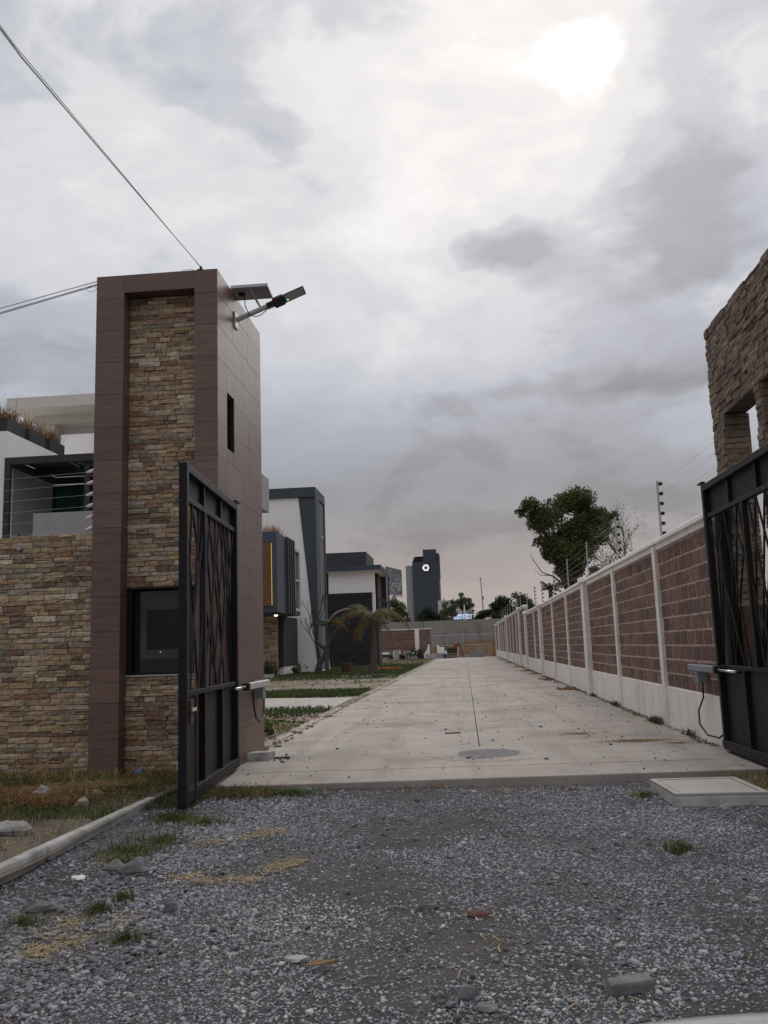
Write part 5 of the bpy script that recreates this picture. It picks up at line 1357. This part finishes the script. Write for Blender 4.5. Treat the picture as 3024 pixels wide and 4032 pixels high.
blades('fallen_dry_grass', m_rustgrass, np.concatenate([disc_pts(1300, -4.3, 8.0, .9, .06, .6), disc_pts(600, -3.6, 7.7, .6, .05, .4), disc_pts(600, -5.3, 7.4, .8, .05)]), .16, .0032, 1, lying=1)
blades('fallen_straw', m_dry, np.concatenate([disc_pts(900, -4.2, 8.2, 1.1, .07, .7), disc_pts(700, -3.6, 8.5, .8, .07, .4), disc_pts(500, -5.0, 7.2, .9, .06)]), .17, .0030, 1, lying=1)
blades('tall_dry_grass', m_dry, vpts(260, -7, -3.3, 6.0, 9.48, lambda X, Y: np.clip((vnoise(X, Y, .9, 3)-.4)*4, 0, 1)), .42, .0024, 1.0)
blades('grass_by_wall', m_grass, np.concatenate([rect_pts(4200, -6.5, -2.72, 8.75, 9.5), rect_pts(1600, -5.6, -4.2, 8.6, 9.5)]), .10, .0032, 1.2)
blades('dry_grass_by_wall', m_dry, np.concatenate([rect_pts(1500, -6.2, -2.75, 8.9, 9.5), rect_pts(700, -5.6, -4.2, 8.9, 9.5)]), .15, .0028, 1.6)
blades('straw_on_verge', m_straw, vpts(5200, -6.2, -3.0, 5.0, 9.3, lambda X, Y: (X < kx(Y)-.03)*.8), .15, .0026, 1, lying=1)
# grass between tower, gate and gravel
gp = np.concatenate([rect_pts(3000, -2.9, -2.4, 7.6, 9.2), disc_pts(2600, -2.25, 8.3, .55, 0, .35), disc_pts(900, -1.7, 8.35, .4, 0, .22)])
gp = gp[(gp[:, 1] < _e(gp[:, 0])-.02) & (gp[:, 0] > -2.86)]
blades('grass_by_gate', m_grass, gh(gp), .06, .003, .8)
blades('dry_grass_by_gate', m_rustgrass, gh(np.concatenate([disc_pts(1500, -2.2, 8.3, .6, 0, .35), rect_pts(260, -2.3, 2.4, 8.62, 8.8)])), .06, .0028, 1.2)
# tufts in the gravel
tu = np.concatenate([disc_pts(n_, x, y, r) for (x, y, r, n_) in ((-2.06,4.85,.12,170), (-2.02,5.09,.09,130), (-1.72,4.39,.12,120), (-2.42,6.18,.34,900), (-2.3,6.5,.3,500), (-2.45,7.25,.28,900), (-2.15,7.1,.25,350), (-2.36,4.61,.12,150), (1.33,6.05,.13,260), (1.52,8.14,.14,200), (1.28,5.95,.08,70), (-2.3,5.9,.2,200))])
tu = tu[tu[:, 0] > -2.84]
blades('gravel_tufts', m_grass, gh(tu), .055, .003, .9)
ts = np.concatenate([disc_pts(n_, x, y, r) for (x, y, r, n_) in ((-2.09,4.69,.16,60), (-1.86,4.71,.13,40), (-2.07,4.28,.17,65), (-1.95,4.37,.17,65), (-2.14,4.54,.15,40), (-1.69,5.5,.2,70), (-1.55,5.46,.16,50), (-1.36,5.45,.1,90), (-1.81,5.58,.12,70), (-1.88,6.43,.16,110), (-1.64,6.62,.15,110), (-1.19,5.86,.09,120), (-1.28,5.74,.12,110), (-1.52,6.75,.16,130), (-2.06,4.18,.12,80), (-2.45,6.1,.35,260), (1.5,8.2,.2,90), (1.35,6.05,.2,60), (1.9,5.6,.2,40), (.3,8.55,.8,160), (-2.3,7.2,.4,300))])
ts = ts[(ts[:, 0] > -2.84) & (ts[:, 1] < _e(ts[:, 0])-.03)]
blades('straw_patches', m_straw, gh(ts+np.concatenate([RNG.normal(0, .05, (len(ts), 2)), np.zeros((len(ts), 1))], 1))+np.array([0, 0, .012]), .07, .0022, 1, lying=1)
P = gh(rect_pts(420, -2.7, 2.8, 3., 8.7)); blades('stray_straw', m_straw, P+np.array([0, 0, .012]), .10, .0022, 1, lying=1)
# dry grass beyond the access box
gp = rect_pts(3000, 2.42, 4.4, 7.6, 9.1); gp = gp[(gp[:, 0] > 2.46) & (gp[:, 1] < _e(gp[:, 0])-.02)]
blades('grass_by_box', m_dry, gh(gp), .09, .003, 1.1); blades('green_by_box', m_grass, gh(gp[::2]+np.array([.02, .01, 0])), .07, .003, .9)

# lawn and soil beyond the tower
def lawn(n, x0, x1, y0, y1, f, z=.0):
    P = rect_pts(n, x0, x1, y0, y1, z); k = RNG.random(n) < f(P[:, 0], P[:, 1]); P = P[k]; P[:, 2] = garden_h(P[:, 0], P[:, 1]); return P
blades('lawn', m_lawn, np.concatenate([
    lawn(9000, -9, -2.98, 24.3, 28.2, lambda X, Y: np.clip((28.1+.5*np.sin(X*2)-Y)*2, 0, 1)),
    lawn(3200, -8, -2.98, 17.2, 19.6, lambda X, Y: np.clip((Y-17.6+.6*np.sin(X*3))*2, 0, 1)*(Y < 19.9-.3*(-3-X)*-.33)),
    lawn(38000, -13, -2.98, 34, 64, lambda X, Y: np.clip(vnoise(X, Y, .5, 4)*.9-.25+(Y-38)/5, 0, 1)),
    lawn(3000, -7, -2.98, 62, 86, lambda X, Y: .5+0*X)]), .11, .012, .7)
blades('lawn_dry', m_dry, np.concatenate([
    lawn(3500, -5, -2.98, 11.6, 17.6, lambda X, Y: np.clip((vnoise(X, Y, 1.2, 12)-.42)*3, 0, 1)),
    lawn(5000, -12, -2.98, 28, 42, lambda X, Y: np.clip((vnoise(X, Y, .6, 14)-.45)*2.5, 0, 1)),
    lawn(9000, -9, -2.98, 56, 87, lambda X, Y: .8+0*X)]), .07, .009, 1.1)
blades('sparse_green', m_grass, lawn(4200, -5, -2.9, 11.6, 17.6, lambda X, Y: np.clip((vnoise(X, Y, 1.0, 18)-.48)*3.5, 0, 1)), .05, .005, .9)
chips('garden_clods', m_soil, np.concatenate([lawn(420, -4.6, -2.6, 11.3, 18, lambda X, Y: 1+0*X), lawn(300, -10, -3, 26, 42, lambda X, Y: 1+0*X)])+np.array([0, 0, .03]), RNG.uniform(.015, .07, 720))
# bank of tall dry grass
P = rect_pts(26000, -9, 8, 92.0, 106.5); P = P[RNG.random(len(P)) < np.clip(.25+vnoise(P[:, 0], P[:, 1], .5, 20), 0, 1)]
P[:, 2] = bank_h(P[:, 0], P[:, 1])
blades('bank_grass', m_rustgrass, P[::2], .62, .014, .7); blades('bank_dry_grass', m_dry, P[1::2], .5, .013, .7)
P = np.concatenate([disc_pts(900, -2.6, 101, 1.0, 0, 2), disc_pts(600, -.6, 101.5, .8, 0, 2)]); P[:, 2] = bank_h(P[:, 0], P[:, 1]); blades('bank_weeds', m_grass, P, .6, .02, .7)

# litter on the road
def rp(n, x0, x1, y0, y1): return rect_pts(n, x0, x1, y0, y1, .004)
pb = np.concatenate([rp(520, -2.6, 2.9, 9.0, 24), disc_pts(90, -2.3, 10.7, .35, .004, .5), rp(150, 0, 2.9, 11, 30), disc_pts(40, .1, 10.3, .4, .004, .15)])
pb = pb[(pb[:, 0] < 2.9) & (pb[:, 0] > -2.62)]
chips('road_pebbles', m_rock, pb+np.array([0, 0, .004]), RNG.lognormal(math.log(.009), .5, len(pb)))
sl = np.concatenate([disc_pts(1000, 2.15, 11.75, .55, .004, .22), disc_pts(300, 1.55, 12.8, .38, .004, .2), disc_pts(140, 2.6, 11.4, .25, .004, .1), rp(90, -2.4, 2.9, 9.3, 30)])
sl = sl[sl[:, 0] < 2.95]
blades('road_straw', m_straw, sl[::3], .075, .0035, 1, lying=1); blades('road_dry_grass', m_rustgrass, np.delete(sl, np.s_[::3], 0), .07, .004, 1, lying=1)
lb = rp(420, -2.5, 2.9, 9.2, 40); blades('road_leaf_bits', m_bark, lb, .07, .009, 1, lying=1)
wl_ = []
for y in np.arange(11.0, 88, .12):
    k = 3 if vnoise(np.array([y]), np.array([0.]), .45, 31)[0] > .42 else 1
    for _ in range(k): wl_.append((2.99-abs(random.gauss(0, .05+.05*(y > 24))), y+random.uniform(-.1, .1), .002))
wl_ = np.array(wl_); wl_[:, 0] += WX(wl_[:, 1])
blades('wall_foot_litter', m_rustgrass, wl_, .10, .006, 1, lying=1)
chips('wall_foot_dirt', m_soil, np.concatenate([wl_, wl_[::2]+np.array([-.05, .05, 0])]), RNG.uniform(.012, .04, len(wl_)+len(wl_[::2])))
hp = np.concatenate([disc_pts(n_, 2.8, y, .35, .004, .8) for (y, n_) in ((24.5, 160), (31, 200), (37, 260), (41, 300), (48, 400), (58, 400), (70, 420))]); hp = hp[hp[:, 0] < 2.98]; hp[:, 0] += WX(hp[:, 1])
chips('swept_dirt', m_rustgrass, hp, RNG.uniform(.02, .06, len(hp)))
blades('wall_weeds', m_grass, np.concatenate([disc_pts(260, 2.9, 14.1, .10, 0, .35), disc_pts(120, 2.93, 17.9, .08, 0, .5), disc_pts(60, 2.93, 21, .06, 0, .4), disc_pts(60, 2.93, 12.2, .05, 0, .5)]), .11, .005, .8)
P = []
for y in np.arange(11.6, 85, .07): P.append((-2.72-abs(random.gauss(0, .09)), y, .03))
blades('kerb_weeds', m_dry, np.array(P)[::2], .07, .006, 1.2); chips('kerb_dirt', m_soil, np.array(P)+np.array([.05, 0, -.03]), RNG.uniform(.012, .035, len(P)))
tag(MB().bar((-2.36, 10.72, .012), (-2.18, 10.75, .012), .02).build('stick', m_rust, None), 'short brown stick on the road beside the concrete block', 'stick')
tag(MB().bar((-.35, 13.2, .012), (-.12, 13.25, .012), .016).build('stick', m_rust, None), 'thin reddish stick lying in the middle of the road', 'stick')
tag(MB().add([(-3.43, 8.92, .10), (-3.36, 8.95, .12), (-3.37, 8.99, .15), (-3.44, 8.96, .12)], [(0, 1, 2, 3)]).build('blue_scrap', m_blue, None), 'small scrap of light blue plastic in the grass below the tower', 'litter')
bpy.data.objects['blue_scrap'].modifiers.new('thick', 'SOLIDIFY').thickness = .004

# ================================================================ WHITE CAR beside the camera (only the bonnet edge shows)
CX, CY = .86, .075
CR = thing('parked_car', 'white car, only the front edge of its bonnet showing at the lower right corner', 'car', (1.0, -.7, -.07))
def loft(secs):
    mb = MB(); n = len(secs[0]); vs = [p for s in secs for p in s]; fs = []
    for i in range(len(secs)-1):
        for j in range(n-1): fs.append((i*n+j, i*n+j+1, (i+1)*n+j+1, (i+1)*n+j))
    fs.append(tuple(range(n-1, -1, -1))); k = (len(secs)-1)*n; fs.append(tuple(range(k, k+n)))
    return mb.add(vs, fs)
def csec(y, zb, zt, w, crown):
    cx = CX; q = []
    for (fx, fz) in ((-.94, 0), (-1, .25), (-1, .62), (-.965, .86), (-.86, .97), (-.5, 1.0), (0, 1.0), (.5, 1.0), (.86, .97), (.965, .86), (1, .62), (1, .25), (.94, 0)):
        q.append((cx+fx*w, y+CY, zb+(zt-zb)*fz+(crown if abs(fx) < .6 else 0)*(1-abs(fx)*.7)))
    return q
S_ = [(1.36, .42, .68, .74, 0), (1.345, .28, .75, .81, .005), (1.25, .15, .795, .85, .012), (.9, .14, .83, .86, .03), (.3, .14, .90, .87, .035), (-.1, .14, .93, .87, .02), (-1.4, .14, .94, .88, 0), (-2.5, .16, .97, .87, 0), (-2.85, .25, .95, .82, 0), (-2.95, .4, .85, .74, 0)]
body = loft([csec(*s) for s in S_]).build('body', m_carpaint, CR, 0, True)
ss = body.modifiers.new('smooth', 'SUBSURF'); ss.levels = 2; ss.render_levels = 2
def cab(y, zt, w): return [(CX-.80, y+CY, .93), (CX-w, y+CY, zt-.05), (CX-w*.8, y+CY, zt), (CX+w*.8, y+CY, zt), (CX+w, y+CY, zt-.05), (CX+.80, y+CY, .93)]
loft([cab(.05, .95, .76), cab(-.65, 1.40, .62), cab(-1.6, 1.43, .62), cab(-2.45, .99, .74)]).build('cabin', m_glass, CR, .03)
loft([[(CX+sx*k, y+CY, z) for sx, z in ((-.60, 1.415), (-.45, 1.455), (.45, 1.455), (.60, 1.415))] for y, k in ((-.6, .98), (-1.65, 1.0))]).build('roof', m_carpaint, CR, .01)
for sx in (-1, 1):
    for y in (.55+CY, -2.0+CY):
        xw = CX+sx*.78
        tw = MB().tube([(xw-.10, y, .24), (xw+.10, y, .24)], .31, 24).build('wheel', m_tyre, CR, .02)
        MB().tube([(xw-.105, y, .24), (xw+.105, y, .24)], .2, 16).build('rim', m_alu, tw, .01)
    MB().ball((CX+sx*.62, 1.27+CY, .60), .11, 10, 6, (1.3, .5, .7)).build('headlight', m_alu, CR, smooth=True)
    MB().ball((CX+sx*.98, -.25+CY, 1.0), .10, 10, 6, (1.0, .6, .8)).build('mirror', m_carpaint, CR, smooth=True)
